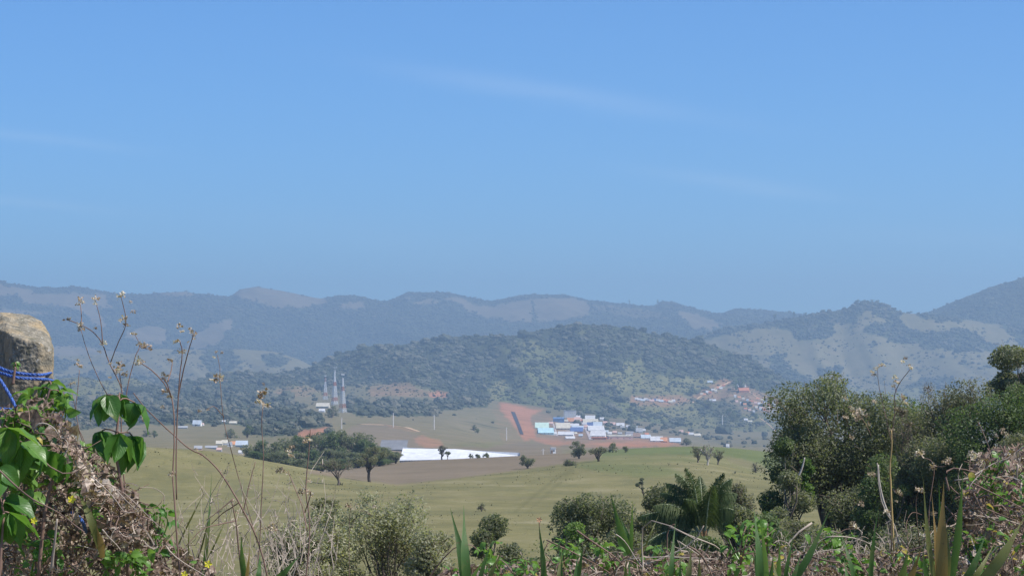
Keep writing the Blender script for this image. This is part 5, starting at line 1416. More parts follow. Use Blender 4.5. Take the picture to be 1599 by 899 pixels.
M_LITTER = leaf_mat('dead_leaf', (0.070, 0.045, 0.042), (0.28, 0.20, 0.155), (0.64, 0.54, 0.44), 14.0, 0.25, bright=1.2, fine=120.0, rough=0.8)
M_FLOWER = simple_mat('yellow_flower', (0.85, 0.75, 0.05), 0.1, 20.0, 0.6)

def set_uv(me, uv_per_vert):
    l = me.uv_layers.new(name='UVMap')
    idx = np.empty(len(me.loops), dtype=np.int32); me.loops.foreach_get('vertex_index', idx)
    l.data.foreach_set('uv', np.asarray(uv_per_vert, np.float32)[idx].ravel())

def leaf_mesh(name, mat, wid=0.42, fold=0.22, droop=0.5, wave=0.03, tip=1.6, seed=0, nl=9):
    """leaf of length 1 along +Y, tip bending down"""
    rng = np.random.default_rng(seed)
    t = np.linspace(0, 1, nl); xs = np.array([-1, -0.5, 0, 0.5, 1])
    prof = (np.sin(math.pi * t ** 0.75) ** 0.85) * (1 - t ** 3 * 0.35); prof[0] = 0.02; prof[-1] = 0.01
    ang = droop * t * 1.3
    y = np.concatenate([[0], np.cumsum(np.cos((ang[1:] + ang[:-1]) / 2) / (nl - 1))])
    z = -np.concatenate([[0], np.cumsum(np.sin((ang[1:] + ang[:-1]) / 2) / (nl - 1))])
    v, uv = [], []
    for i in range(nl):
        for x in xs:
            w = x * prof[i] * wid
            v.append((w, y[i], z[i] + abs(w) * fold + wave * math.sin(t[i] * 15 + x * 2 + seed) * abs(x) + rng.normal() * 0.004)); uv.append((x * 0.5 + 0.5, t[i]))
    q = [(i * 5 + j, i * 5 + j + 1, i * 5 + 5 + j + 1, i * 5 + 5 + j) for i in range(nl - 1) for j in range(4)]
    me = mesh_np(name, v, np.array(q), mat, True); set_uv(me, uv)
    return me
LEAFS = {k: [leaf_mesh('leaf', m, wid, fold, dr_, seed=i) for i, dr_ in enumerate((0.3, 0.7, 1.1))]
         for k, m, wid, fold in (('broad', M_NL, 0.29, 0.40), ('light', M_NL2, 0.30, 0.35), ('small', M_NL2, 0.34, 0.3), ('yellow', M_NLY, 0.3, 0.3), ('smalldark', M_NL, 0.32, 0.3))}

def orient(direction, roll=0.0, up=(0, 0, 1)):
    y = Vector(direction).normalized(); u = Vector(up)
    x = y.cross(u)
    if x.length < 1e-3: x = Vector((1, 0, 0))
    x.normalize(); z = x.cross(y)
    m = Matrix((x, y, z)).transposed()
    return (m @ Matrix.Rotation(roll, 3, 'Y')).to_euler()

def add_leaf(parent, kind, p, direction, L, rng, roll=None):
    o = bpy.data.objects.new('leaf', LEAFS[kind][rng.integers(3)])
    COL.objects.link(o); o.parent = parent
    o.location = Vector(p) - parent.location
    o.rotation_euler = orient(direction, rng.normal() * 0.5 if roll is None else roll)
    o.scale = (L * rng.uniform(0.85, 1.15), L, L)
    return o

def curve_pts(pts, d, k=5):
    P = np.array([at(x, y, dd) for (x, y), dd in zip(pts, np.broadcast_to(d, len(pts)))])
    n = len(P)
    if n < 3: return P
    t = np.arange(n); tt = np.linspace(0, n - 1, (n - 1) * k + 1)
    m = np.gradient(P, axis=0); out = []
    for s in tt:
        i = min(int(s), n - 2); f = s - i
        out.append((2*f**3-3*f**2+1)*P[i] + (f**3-2*f**2+f)*m[i] + (-2*f**3+3*f**2)*P[i+1] + (f**3-f**2)*m[i+1])
    return np.array(out)

# ---- palmate broad-leaved climber on the left
rng = np.random.default_rng(77)
def broad_plant(label, stem, hubs, d, kind='broad', seed=0, name='broad_leaf_plant'):
    r = np.random.default_rng(seed)
    S = curve_pts(stem, d)
    e = empty(name, tuple(S[0]), label, 'plant')
    Geo().tube(S - S[0], np.linspace(0.0035, 0.002, len(S)), 6).build('stem', M_STEM, e, smooth=True)
    for (hx, hy, n, Lpx, spread, lean) in hubs:
        h = at(hx, hy, d + r.uniform(-0.05, 0.05))
        j = S[np.argmin(np.linalg.norm(S - np.array(h), axis=1))]
        Geo().tube(bend(j - S[0], np.array(h) - S[0], r, 0.08, 5, -0.1), 0.0013, 5).build('petiole', M_STEM, e, smooth=True)
        for i in range(n):
            a = (i - (n - 1) / 2) / max(1, (n - 1) / 2) * spread + lean
            dv = (math.sin(a), r.uniform(-0.45, 0.25), -math.cos(a) * 0.9)
            add_leaf(e, kind, h, (dv[0] * 0.8, dv[1] - 0.1, dv[2] + 0.08), Lpx / F * d * r.uniform(0.85, 1.1), r)
    return e
broad_plant('tall plant with two tiers of drooping glossy green leaves left of the dry weeds', [(200, 900), (196, 820), (190, 760), (180, 700), (184, 660), (186, 618)],
            [(166, 616, 4, 50, 0.6, -0.1), (188, 615, 3, 50, 0.5, 0.1), (210, 628, 3, 52, 0.45, 0.15), (160, 672, 4, 50, 0.6, -0.1), (186, 676, 3, 56, 0.5, 0.0), (206, 680, 4, 62, 0.55, 0.2)], 3.9, seed=1)
broad_plant('plant with long drooping dark green leaves at the left, under the post', [(60, 900), (70, 800), (84, 740), (90, 700)],
            [(82, 704, 3, 52, 0.5, -0.1), (98, 706, 3, 50, 0.4, 0.1), (62, 694, 3, 50, 0.5, -0.2)], 3.8, seed=2)
broad_plant('plant with big bright green leaves at the left edge', [(0, 900), (4, 820), (10, 740), (14, 672)],
            [(12, 668, 5, 66, 1.1, 0.1), (34, 690, 4, 64, 0.8, 0.2), (-4, 716, 4, 66, 0.9, 0.3)], 3.75, kind='light', seed=3)
broad_plant('low plant with long green leaves in the lower left corner', [(-6, 960), (0, 880), (6, 800)],
            [(4, 780, 5, 72, 1.1, 0.2), (14, 800, 4, 66, 0.9, 0.1), (-2, 730, 3, 60, 0.7, 0.3)], 3.7, seed=4)
broad_plant('light green leafy vine tip hanging over the fence beside the concrete post', [(50, 720), (66, 660), (74, 622), (80, 600)],
            [(80, 597, 5, 36, 1.2, 0.2), (92, 612, 5, 34, 1.2, 0.5), (66, 605, 4, 32, 1.0, -0.3), (98, 630, 3, 30, 0.8, 0.3), (42, 640, 4, 30, 1.2, -0.3)], 4.2, kind='light', seed=5, name='leafy_vine')
broad_plant('small light green sprig on top of the blue rope in front of the post', [(20, 600), (22, 585), (24, 572)], [(24, 566, 5, 14, 1.4, 0.0)], 4.25, kind='light', seed=6, name='leafy_sprig')

# ---- concrete post
M_CONC = NT('weathered_concrete')
_p = M_CONC.pos()
_a = M_CONC.noise(60, 6, _p, 0.7); _b = M_CONC.noise(15, 4, _p); _c2 = M_CONC.noise(160, 3, _p)
_col = M_CONC.ramp(_a, [(0.3, (0.12, 0.115, 0.09)), (0.5, (0.22, 0.20, 0.155)), (0.7, (0.36, 0.32, 0.25))])
_col = M_CONC.mixc(M_CONC.frange(_b, 0.48, 0.62, 0, 0.75), _col, (0.42, 0.31, 0.17))
_col = M_CONC.mixc(M_CONC.frange(_c2, 0.62, 0.72, 0, 0.7), _col, (0.60, 0.60, 0.55))
_col = M_CONC.mixc(M_CONC.frange(M_CONC.noise(35, 4, _p), 0.6, 0.7, 0, 0.6), _col, (0.08, 0.085, 0.05))
M_CONC = M_CONC.principled(_col, 0.95, 0.1, M_CONC.bump(M_CONC.math('ADD', _a, _c2), 0.7, 0.004))
bm = bmesh.new()
for x, y, dd in [(19, 524, 4.50), (40, 530, 4.49), (62, 536, 4.49), (81, 546, 4.51), (76, 575, 4.51), (72, 620, 4.51), (18, 620, 4.49), (76, 1000, 4.51), (18, 1000, 4.49),
                 (1, 487, 4.68), (45, 491, 4.72), (66, 502, 4.68), (78, 522, 4.64), (84, 546, 4.58), (76, 1000, 4.60),
                 (-26, 500, 4.66), (-24, 1000, 4.64), (20, 492, 4.76), (60, 503, 4.75), (60, 1000, 4.75)]:
    bm.verts.new(at(x, y, dd))
bmesh.ops.convex_hull(bm, input=bm.verts)
bmesh.ops.delete(bm, geom=[v for v in bm.verts if not v.link_faces], context='VERTS')
bmesh.ops.bevel(bm, geom=list(bm.edges), offset=0.0015, segments=1, affect='EDGES', clamp_overlap=True)
bmesh.ops.triangulate(bm, faces=bm.faces)
for _ in range(4):
    pass
me = bpy.data.meshes.new('post_core'); bm.to_mesh(me); bm.free()
_o = obj('post_core', me); _m = _o.modifiers.new('r', 'REMESH'); _m.mode = 'VOXEL'; _m.voxel_size = 0.0021
_me2 = bpy.data.meshes.new_from_object(_o.evaluated_get(bpy.context.evaluated_depsgraph_get()))
_me2.polygons.foreach_set('use_smooth', np.zeros(len(_me2.polygons), dtype=bool))
bpy.data.objects.remove(_o)
bm = bmesh.new(); bm.from_mesh(_me2)
for v in bm.verts:
    q = v.co * 55
    v.co += Vector((mnoise(q), mnoise(q + Vector((9, 1, 3))), mnoise(q + Vector((4, 8, 2))))) * 0.0016 + Vector((mnoise(q * 4), mnoise(q * 4.1), mnoise(q * 3.9))) * 0.0011
me = bpy.data.meshes.new('concrete_post'); bm.to_mesh(me); bm.free(); me.materials.append(M_CONC)
tag(obj('concrete_post', me), 'weathered grey concrete fence post with chipped sunlit top at the left edge', 'fence post')

# ---- blue rope
M_ROPE = simple_mat('blue_rope', (0.055, 0.12, 0.36), 0.6, 260.0, 0.6, 0.3)
P0 = at(20, 590, 4.4)
rp = empty('blue_rope', P0, 'bright blue plastic rope wound round the concrete post', 'rope')
def rope(pts, r=0.0031):
    C = curve_pts([(a, b) for a, b, c in pts], [c for a, b, c in pts], 14)
    tg = np.gradient(C, axis=0); tg /= np.linalg.norm(tg, axis=1)[:, None]
    s = np.concatenate([[0], np.cumsum(np.linalg.norm(np.diff(C, axis=0), axis=1))])
    a = np.cross(tg, [0.1, 0.9, 0.3]); a /= np.linalg.norm(a, axis=1)[:, None]; b = np.cross(tg, a)
    g = Geo()
    for k in range(3):
        ph = s / 0.011 * 2 * math.pi / 2 + k * 2 * math.pi / 3
        g.tube(C + (a * np.cos(ph)[:, None] + b * np.sin(ph)[:, None]) * r * 0.5 - np.array(P0), r * 0.58, 6)
    g.build('strand', M_ROPE, rp, smooth=True)
rope([(-40, 566, 4.5), (-10, 570, 4.44), (12, 579, 4.42), (40, 584, 4.42), (66, 585, 4.43), (80, 582, 4.52)])
rope([(-40, 575, 4.48), (0, 582, 4.42), (25, 589, 4.40), (50, 591, 4.41), (70, 592, 4.43), (82, 594, 4.52)])
rope([(-40, 560, 4.44), (-6, 586, 4.40), (10, 608, 4.38), (22, 630, 4.37), (34, 652, 4.36), (48, 668, 4.34), (60, 668, 4.3), (70, 676, 4.28), (78, 688, 4.3)])
rope([(-40, 636, 4.42), (0, 638, 4.40), (24, 640, 4.40), (46, 641, 4.41), (66, 650, 4.46)])
rope([(118, 742, 3.95), (128, 748, 3.92), (136, 757, 3.92), (142, 768, 3.95)])
rope([(112, 800, 3.95), (122, 806, 3.9), (130, 817, 3.9), (134, 830, 3.95)])

# ---- dry tangles: a thing each, with the larger twigs and leaves as parts and the fine litter as one mass
def in_poly(p, poly):
    ins = np.zeros(len(p), bool); q = np.array(poly, float)
    for (ax, ay), (bx, by) in zip(q, np.roll(q, -1, 0)):
        if ay == by: continue
        ins ^= ((ay > p[:, 1]) != (by > p[:, 1])) & (p[:, 0] < (bx - ax) * (p[:, 1] - ay) / (by - ay) + ax)
    return ins
def sample_poly(poly, n, r):
    q = np.array(poly, float); out = np.empty((0, 2))
    while len(out) < n:
        p = r.uniform(q.min(0), q.max(0), (n * 3, 2)); out = np.concatenate([out, p[in_poly(p, poly)]])
    return out[:n]
def tangle(name, label, poly, d0, d1, n_bits, n_twigs, n_big, seed, bit_px=9, leaf_kinds=('small', 0), n_leaves=0, big_px=70, green_n=0):
    r = np.random.default_rng(seed)
    pts = sample_poly(poly, 1, r)
    c0 = at(*np.array(poly, float).mean(0), (d0 + d1) / 2)
    e = empty(name, c0, label, 'dry vine tangle')
    O = np.array(c0)
    # crumpled dead leaves and husks: small folded quads
    p = sample_poly(poly, n_bits, r); dd = r.uniform(d0, d1, n_bits) 
    wx = fbm(p / 40.0, 3, seed)
    dd = dd + wx * 0.25
    P = np.stack([(p[:, 0] - CX) / F * dd, dd, -(p[:, 1] - EYE) / F * dd], -1) - O
    L = bit_px / F * dd * np.exp(r.normal(-0.1, 0.4, n_bits))
    a = r.normal(size=(n_bits, 3)); a /= np.linalg.norm(a, axis=1)[:, None]
    b = np.cross(a, r.normal(size=(n_bits, 3))); b /= np.linalg.norm(b, axis=1)[:, None]
    c = np.cross(a, b)
    L = L[:, None]; w = L * r.uniform(0.18, 0.45, n_bits)[:, None]
    V = np.stack([P - a * L * .5 - b * w, P - a * L * .5 + b * w * 0.6 + c * w, P + c * w * 0.8 - b * w * .7, P + c * w * 1.6 + b * w, P + a * L * .5 + c * w * -0.3, P + a * L * .5 + b * w * 0.5], 1)
    i0 = np.arange(n_bits)[:, None] * 6
    Q = np.concatenate([i0 + np.array([0, 1, 3, 2]), i0 + np.array([2, 3, 5, 4])])
    o = obj('dead_leaf_litter', mesh_np('dead_leaf_litter', V.reshape(-1, 3), Q, M_LITTER), e); o['kind'] = 'stuff'
    g = Geo(); g2 = Geo()
    p = sample_poly(poly, n_twigs, r)
    for k in range(n_twigs):
        dk = r.uniform(d0 - 0.05, d1)
        A = np.array(at(p[k, 0], p[k, 1], dk)) - O
        v = r.normal(size=3); v /= np.linalg.norm(v); LL = r.uniform(12, 46) / F * dk
        ax2 = np.cross(v, r.normal(size=3)); ax2 /= np.linalg.norm(ax2)
        cv = r.uniform(0.2, 2.6); th = np.linspace(-1, 1, 6) * cv / 2
        q = np.stack([A + v * LL * math_s + ax2 * LL * math_c for math_s, math_c in zip(np.sin(th) / cv, (np.cos(th) - 1) / cv)])
        (g if k % 3 else g2).tube(q, r.uniform(0.5, 1.3) / F * dk, 3, cap=False)
    o = g.build('fine_twigs', M_TWIG, e); o['kind'] = 'stuff'
    o = g2.build('pale_twigs', M_TWIG_PALE, e); o['kind'] = 'stuff'
    p = sample_poly(poly, n_big, r)
    for k in range(n_big):
        dk = r.uniform(d0 - 0.12, d0 + (d1 - d0) * 0.4)
        A = np.array(at(p[k, 0], p[k, 1], dk)) - O
        ang = r.uniform(-0.9, 0.9) if r.random() < 0.6 else r.uniform(0, 6.28)
        v = np.array([math.cos(ang), r.normal() * 0.3, math.sin(ang)]); LL = r.uniform(0.5, 1.6) * big_px / F * dk
        Geo().tube(bend(A - v * LL / 2, A + v * LL / 2, r, 0.14, 9), np.linspace(1.3, 0.5, 9) * r.uniform(0.6, 1.4) / F * dk, 5).build('twig', (M_TWIG, M_TWIG_PALE, M_STEM)[k % 3], e, smooth=True)
    if green_n:
        p = sample_poly(poly, green_n, r)
        w = fbm(p / 35.0, 2, seed + 3); p = p[w > -0.15]
        for q in p:
            dk = r.uniform(d0 - 0.1, d0 + 0.15)
            add_leaf(e, r.choice(['small', 'small', 'smalldark', 'smalldark', 'yellow']), at(q[0], q[1], dk), (r.normal(), r.normal() * 0.6 - 0.3, r.normal() * 0.6 - 0.1), r.uniform(9, 19) / F * dk, r)
    return e
tangle('dry_vine_tangle', 'heap of dry brown vines and curled dead leaves hanging over the fence at the left', [(-20, 640), (30, 636), (56, 622), (84, 618), (100, 645), (112, 690), (150, 706), (185, 740), (215, 775), (246, 822), (270, 850), (330, 884), (350, 960), (-20, 960)],
       3.95, 4.55, 7000, 900, 80, 11, green_n=298)
tangle('dry_vine_tangle', 'tuft of pinkish dry bracts standing on the crest of the left vine heap', [(98, 660), (118, 690), (150, 745), (215, 790), (240, 830), (190, 850), (140, 780), (105, 720)],
       3.80, 3.98, 1800, 260, 14, 12, bit_px=10)
tangle('dry_twig_tangle', 'low tangle of pale dry twigs and vines along the bottom of the photo', [(690, 892), (760, 880), (850, 880), (950, 866), (1060, 862), (1200, 860), (1330, 866), (1420, 856), (1430, 960), (690, 960)],
       3.9, 4.6, 4200, 900, 90, 13, green_n=298, big_px=100)
tangle('dry_vine_tangle', 'heap of reddish-brown dry vines in the lower right corner', [(1400, 868), (1470, 856), (1505, 838), (1530, 800), (1545, 770), (1570, 745), (1640, 730), (1640, 960), (1400, 960)],
       3.9, 4.6, 3000, 700, 60, 14, green_n=298)

tangle('dry_vine_tangle', 'airy dry brown vine tops standing above the lower right vine heap', [(1490, 830), (1505, 760), (1520, 715), (1560, 700), (1640, 695), (1640, 760), (1560, 770), (1520, 830)],
       3.95, 4.5, 650, 260, 22, 15, green_n=60)
# ---- leafy sprigs (every leaf a part)
def sprig(label, cx, cy, w, h, d, n, Lpx, seed, kind='small', stems=4, name='leafy_vine', cat='plant'):
    r = np.random.default_rng(seed)
    base = at(cx, cy + h * 0.7, d)
    e = empty(name, base, label, cat)
    for k in range(stems):
        tip = (cx + r.uniform(-w, w) * 0.5, cy - h * 0.5 * r.uniform(0.3, 1.0))
        C = curve_pts([(cx + r.uniform(-w, w) * 0.15, cy + h * 0.7), ((cx + tip[0]) / 2 + r.normal() * w * 0.12, cy), tip], [d, d + r.normal() * 0.02, d + r.normal() * 0.04], 5)
        Geo().tube(C - np.array(base), np.linspace(0.0016, 0.0008, len(C)), 4).build('stem', M_STEM if k % 2 else M_NL2, e)
        m = n // stems
        for i in range(m):
            s = (i + 1) / m
            j = C[int(s * (len(C) - 1))]
            q = j + r.normal(size=3) * np.array([w * 0.10, 10, h * 0.07]) / F * d
            add_leaf(e, kind, q, (r.normal(), r.normal() * 0.5 - 0.3, r.normal() * 0.6 - 0.15), Lpx / F * d * r.uniform(0.7, 1.3), r)
    return e
for i, (lab, cx, cy, w, h, d, n, L_, kind) in enumerate([
        ('bright green leafy sprig on the right shoulder of the left vine heap', 247, 815, 60, 60, 4.0, 44, 17, 'smalldark'),
        ('green ferny leaves at the bottom of the left vine heap', 175, 878, 70, 50, 3.85, 44, 17, 'small'),
        ('small leafy shoot in the middle of the left vine heap', 148, 800, 30, 30, 3.8, 14, 15, 'small'),
        ('leafy shoot behind the crest of the left vine heap beside the tall plant', 140, 705, 44, 40, 4.1, 26, 15, 'small'),
        ('dark green leaves hanging in shade at the far left', 26, 790, 60, 70, 4.0, 40, 26, 'smalldark'),
        ('dark leafy vine around the rope under the concrete post', 44, 668, 60, 50, 4.2, 40, 18, 'smalldark'),
        ('light green leaves behind the grass blades at the bottom, left of the domed bush', 885, 862, 50, 44, 4.1, 34, 17, 'small'),
        ('clump of light green leaves at the bottom right of the domed bush', 958, 862, 60, 40, 4.1, 36, 15, 'small'),
        ('single green leafy shoot under the drooping palm frond', 1032, 862, 26, 26, 4.0, 16, 15, 'small'),
        ('leafy green shoot with yellow tips low in the middle', 770, 868, 44, 50, 4.2, 26, 17, 'small'),
        ('tall bright green leafy vine right of the palm', 1155, 845, 50, 60, 4.0, 44, 17, 'small'),
        ('bright green leafy vine left of the tall blade under the largest tree', 1200, 830, 50, 60, 4.1, 44, 17, 'small'),
        ('fresh green leaves low under the palm trunk', 1052, 888, 40, 26, 3.9, 20, 15, 'small'),
        ('yellow-green leaf clump at the bottom in front of the right brush', 1394, 866, 30, 26, 3.9, 9, 12, 'yellow'),
        ('green leafy vine low under the largest tree', 1310, 846, 90, 40, 4.1, 48, 15, 'small'),
        ('mass of fresh green leaves right under the rope, left half', 22, 662, 60, 50, 4.05, 40, 30, 'light'),
        ('lower mass of bright leaves at the left edge above the stick', 40, 720, 80, 70, 3.85, 48, 30, 'light'),
        ('mass of fresh green leaves right under the rope, right half', 72, 640, 60, 60, 4.1, 44, 27, 'light'),
        ('green leaves hanging at the left edge below the rope leaves', 10, 720, 50, 60, 3.95, 34, 32, 'smalldark'),
        ('green leafy vine between the hanging long leaves and the tall plant', 122, 730, 46, 60, 4.0, 36, 20, 'small'),
        ('green leaves spilling down the lower left vine heap', 60, 860, 100, 60, 3.85, 48, 19, 'smalldark'),
        ('green leaves on the lower front of the left vine heap', 225, 872, 70, 46, 3.85, 44, 17, 'small'),
        ('leafy green weeds at the bottom left of the short yellow blades', 1340, 880, 80, 34, 3.9, 46, 15, 'smalldark'),
        ('leafy green weeds at the bottom under the first tall blade pair', 800, 888, 90, 30, 3.9, 46, 15, 'small'),
        ('leafy green weeds at the bottom right of the blade clump', 1530, 850, 80, 50, 3.9, 46, 16, 'smalldark'),
        ('bright green leaves high on the lower right vine heap', 1550, 730, 44, 50, 4.1, 40, 17, 'small'),
        ('bright green leaves at the left side of the lower right vine heap', 1560, 762, 60, 50, 4.0, 40, 16, 'small'),
        ('small green leaves at the foot of the tall blade clump', 1455, 880, 60, 30, 3.9, 30, 14, 'small'),
        ('light green leafy shoot at the bottom right corner edge', 1590, 745, 30, 36, 4.1, 20, 15, 'small')]):
    sprig(lab, cx, cy, w, h, d, n, L_, 1000 + i, kind)
# vine climbing the big tree (far, at the tree itself)
P = at(1262, 755, 102.0)
e = empty('climbing_vine', P, 'yellow-green vine hanging on the lower left of the largest tree', 'vine')
cs = [np.array(at(1258 + 7 * math.sin(i * 1.7), 722 + i * 10, 102.0)) - np.array(P) for i in range(7)]
v, q = leaf_cloud(cs, [0.26] * 7, 2200, 0.12, np.random.default_rng(5))
obj('foliage', mesh_np('vine_foliage', v, q, M_LEAF_FRESH), e)
Geo().tube(np.array(cs), 0.02, 5).build('stem', M_BARK, e)

# ---- grass blades
def blade_mesh(P, wpx, d, mat, fold=0.25, n=14, end=0.02, seed=0):
    P = np.asarray(P); t = np.linspace(0, 1, len(P))
    tg = np.gradient(P, axis=0); tg /= np.linalg.norm(tg, axis=1)[:, None]
    r = np.random.default_rng(seed)
    view = np.array([r.normal() * 0.35, -1, r.normal() * 0.1])
    side = np.cross(tg, view); side /= np.linalg.norm(side, axis=1)[:, None]
    nrm = np.cross(side, tg)
    prof = np.minimum(1, (1 - t) * 2.3 + end) * (0.55 + 0.45 * np.sin(math.pi * np.clip(t * 1.1 + 0.1, 0, 1)))
    w = wpx / F * d / 2 * prof
    V, UV = [], []
    for i in range(len(P)):
        for x in (-1, 0, 1):
            V.append(P[i] + side[i] * w[i] * x + nrm[i] * w[i] * abs(x) * fold); UV.append((x * 0.25 + 0.5, t[i] * 0.1))
    Q = [(i * 3 + j, i * 3 + j + 1, i * 3 + 3 + j + 1, i * 3 + 3 + j) for i in range(len(P) - 1) for j in range(2)]
    me = mesh_np('blade', V, np.array(Q), mat, True); set_uv(me, UV)
    return me
def grass(label, blades, d, seed, name='grass_clump', cat='grass clump'):
    """blades: (base x, base y, tip x, tip y, width, sideways bow, material)"""
    b0 = blades[0]; P0 = at(b0[0], b0[1] + 20, d)
    e = empty(name, P0, label, cat)
    r = np.random.default_rng(seed)
    for k, (bx, by, tx, ty, w, bow, m) in enumerate(blades):
        mx, my = (bx + tx) / 2, (by + ty) / 2
        L = math.hypot(tx - bx, ty - by)
        nx, ny = -(ty - by) / L, (tx - bx) / L
        dk = d + r.uniform(-0.06, 0.06)
        C = curve_pts([(bx, by), (mx + nx * bow, my + ny * bow), (tx, ty)], [dk, dk - 0.02, dk + r.uniform(-0.06, 0.03)], 7)
        obj('blade', blade_mesh(C - np.array(P0), w, dk, {'g': M_BLADE, 'y': M_BLADE_Y, 'o': M_BLADE_O}[m], seed=seed * 31 + k), e)
    return e
grass('pair of upright green blades in front of the pale shrub right side', [(728, 950, 703, 792, 14, 6, 'g'), (732, 950, 724, 788, 15, -2, 'g'), (742, 950, 770, 838, 7, -4, 'g'), (752, 950, 790, 850, 7, -6, 'o'), (722, 950, 758, 870, 9, -5, 'g')], 3.7, 1)
grass('leaning dark green blades in front of the domed bush right side', [(998, 890, 953, 768, 12, -5, 'g'), (994, 890, 958, 815, 9, -5, 'g'), (990, 880, 966, 800, 7, 3, 'g'), (985, 880, 988, 780, 6, 0, 'g'), (1000, 870, 1030, 800, 3, 0, 'o'), (992, 880, 1008, 850, 7, -3, 'o')], 4.3, 2)
grass('big clump of tall green and rust-coloured blades at the lower right', [(1466, 950, 1441, 742, 9, -4, 'o'), (1462, 940, 1455, 770, 7, 3, 'y'), (1472, 950, 1474, 750, 19, -3, 'y'), (1480, 940, 1504, 732, 12, 4, 'g'), (1466, 950, 1466, 745, 9, 2, 'g'), (1468, 940, 1480, 820, 18, 3, 'o'), (1484, 940, 1541, 828, 12, 6, 'g'), (1490, 940, 1556, 842, 9, 5, 'o'), (1512, 930, 1600, 806, 17, 7, 'o'), (1460, 940, 1440, 850, 9, -4, 'g')], 3.6, 3)
grass('green blades fanning out below the largest tree', [(1206, 950, 1296, 795, 12, 8, 'g'), (1200, 950, 1186, 800, 10, 3, 'g'), (1198, 950, 1176, 850, 9, -3, 'g'), (1210, 950, 1218, 840, 9, 2, 'g'), (1214, 950, 1252, 860, 10, 4, 'g'), (1222, 950, 1240, 830, 7, -3, 'g'), (1230, 950, 1206, 870, 8, -3, 'o')], 3.7, 4)
grass('single broad upright green blade right of the palm', [(1188, 950, 1177, 792, 12, 3, 'g'), (1192, 950, 1208, 860, 8, 3, 'g')], 3.6, 5)
grass('thin upright blade with a small orange tip left of the domed bush', [(852, 950, 841, 812, 9, 2, 'g'), (846, 950, 850, 850, 8, 0, 'g')], 3.7, 6)
grass('short green blades at the bottom under the domed bush', [(882, 950, 872, 830, 4, 0, 'g'), (880, 950, 912, 845, 11, 5, 'g'), (890, 950, 902, 862, 9, 2, 'g'), (872, 950, 878, 856, 7, -3, 'o'), (990, 950, 982, 872, 8, -2, 'g'), (968, 950, 978, 868, 9, 3, 'o')], 3.7, 7)
grass('upright blade below the palm trunk', [(1046, 950, 1055, 812, 8, -2, 'g'), (1064, 950, 1080, 850, 11, 3, 'o'), (1090, 950, 1092, 860, 8, 1, 'o'), (1068, 950, 1062, 868, 8, -2, 'g')], 3.7, 8)
grass('dark green blade crossing the brush under the grey-green tree', [(1358, 950, 1372, 790, 8, -4, 'g'), (1340, 950, 1312, 828, 8, 4, 'g'), (1330, 950, 1318, 870, 8, 0, 'g')], 3.7, 9)
grass('short broad yellow and green blades in the lower right, left of the big clump', [(1392, 950, 1440, 852, 12, 5, 'y'), (1385, 950, 1418, 856, 16, 5, 'g'), (1420, 950, 1400, 880, 9, -3, 'o'), (1448, 950, 1452, 875, 5, 0, 'o')], 3.6, 10)
grass('bright green blade low in the left part beside the weed stems', [(404, 920, 470, 864, 11, 5, 'g'), (388, 930, 376, 830, 9, -3, 'g'), (396, 930, 406, 860, 8, 3, 'g'), (380, 930, 390, 850, 6, 2, 'y')], 3.8, 11)
grass('tall thin green blades over the pasture left of the pale shrub', [(310, 950, 331, 735, 6, 3, 'g'), (300, 900, 330, 790, 3, 2, 'o'), (292, 900, 296, 800, 3, 0, 'o'), (278, 850, 322, 762, 3, 0, 'o'), (312, 900, 366, 782, 3, 0, 'o')], 4.3, 12)
grass('yellowing blade lying over the left vine heap', [(158, 860, 118, 760, 12, 3, 'o'), (160, 870, 150, 820, 10, 2, 'y')], 3.7, 13)

# ---- thin dry grass at the foot of the weeds
def dry_grass(label, poly, n, d0, d1, seed, hpx=60):
    r = np.random.default_rng(seed); p = sample_poly(poly, n, r); g = Geo()
    c0 = at(*np.array(poly, float).mean(0), d0)
    for x, y in p:
        d = r.uniform(d0, d1); h = r.uniform(0.4, 1.2) * hpx / F * d
        A = np.array(at(x, y, d) - c0); tip = A + np.array([r.normal() * 0.35 * h, r.normal() * 0.2 * h, h])
        g.tube(bend(A, tip, r, 0.1, 5), np.linspace(0.9, 0.25, 5) / F * d, 3, cap=False)
        for _ in range(2):
            s = r.uniform(0.4, 1)
            q = A + (tip - A) * s; u = r.normal(size=3); u /= np.linalg.norm(u)
            g.tube([q, q + u * 7 / F * d, q + u * 12 / F * d + np.array([0, 0, -0.002])], 0.6 / F * d, 3, cap=False)
    o = g.build('dry_grass', M_TWIG_PALE, loc=c0)
    return tag(o, label, 'dry grass', kind='stuff')
dry_grass('fine dry grass stems at the lower left between vine heap and pale shrub', [(270, 960), (280, 870), (330, 850), (480, 850), (490, 960)], 90, 4.2, 5.2, 21, 60)
dry_grass('fine dry grass standing in the brush along the bottom right', [(1060, 960), (1060, 880), (1420, 860), (1420, 960)], 220, 4.3, 5.4, 22, 50)

dry_grass('veil of very thin dry stalks over the pasture between the vine heap and the pale shrub', [(260, 900), (300, 800), (420, 790), (520, 830), (540, 960), (260, 960)], 90, 4.0, 5.0, 23, 95)
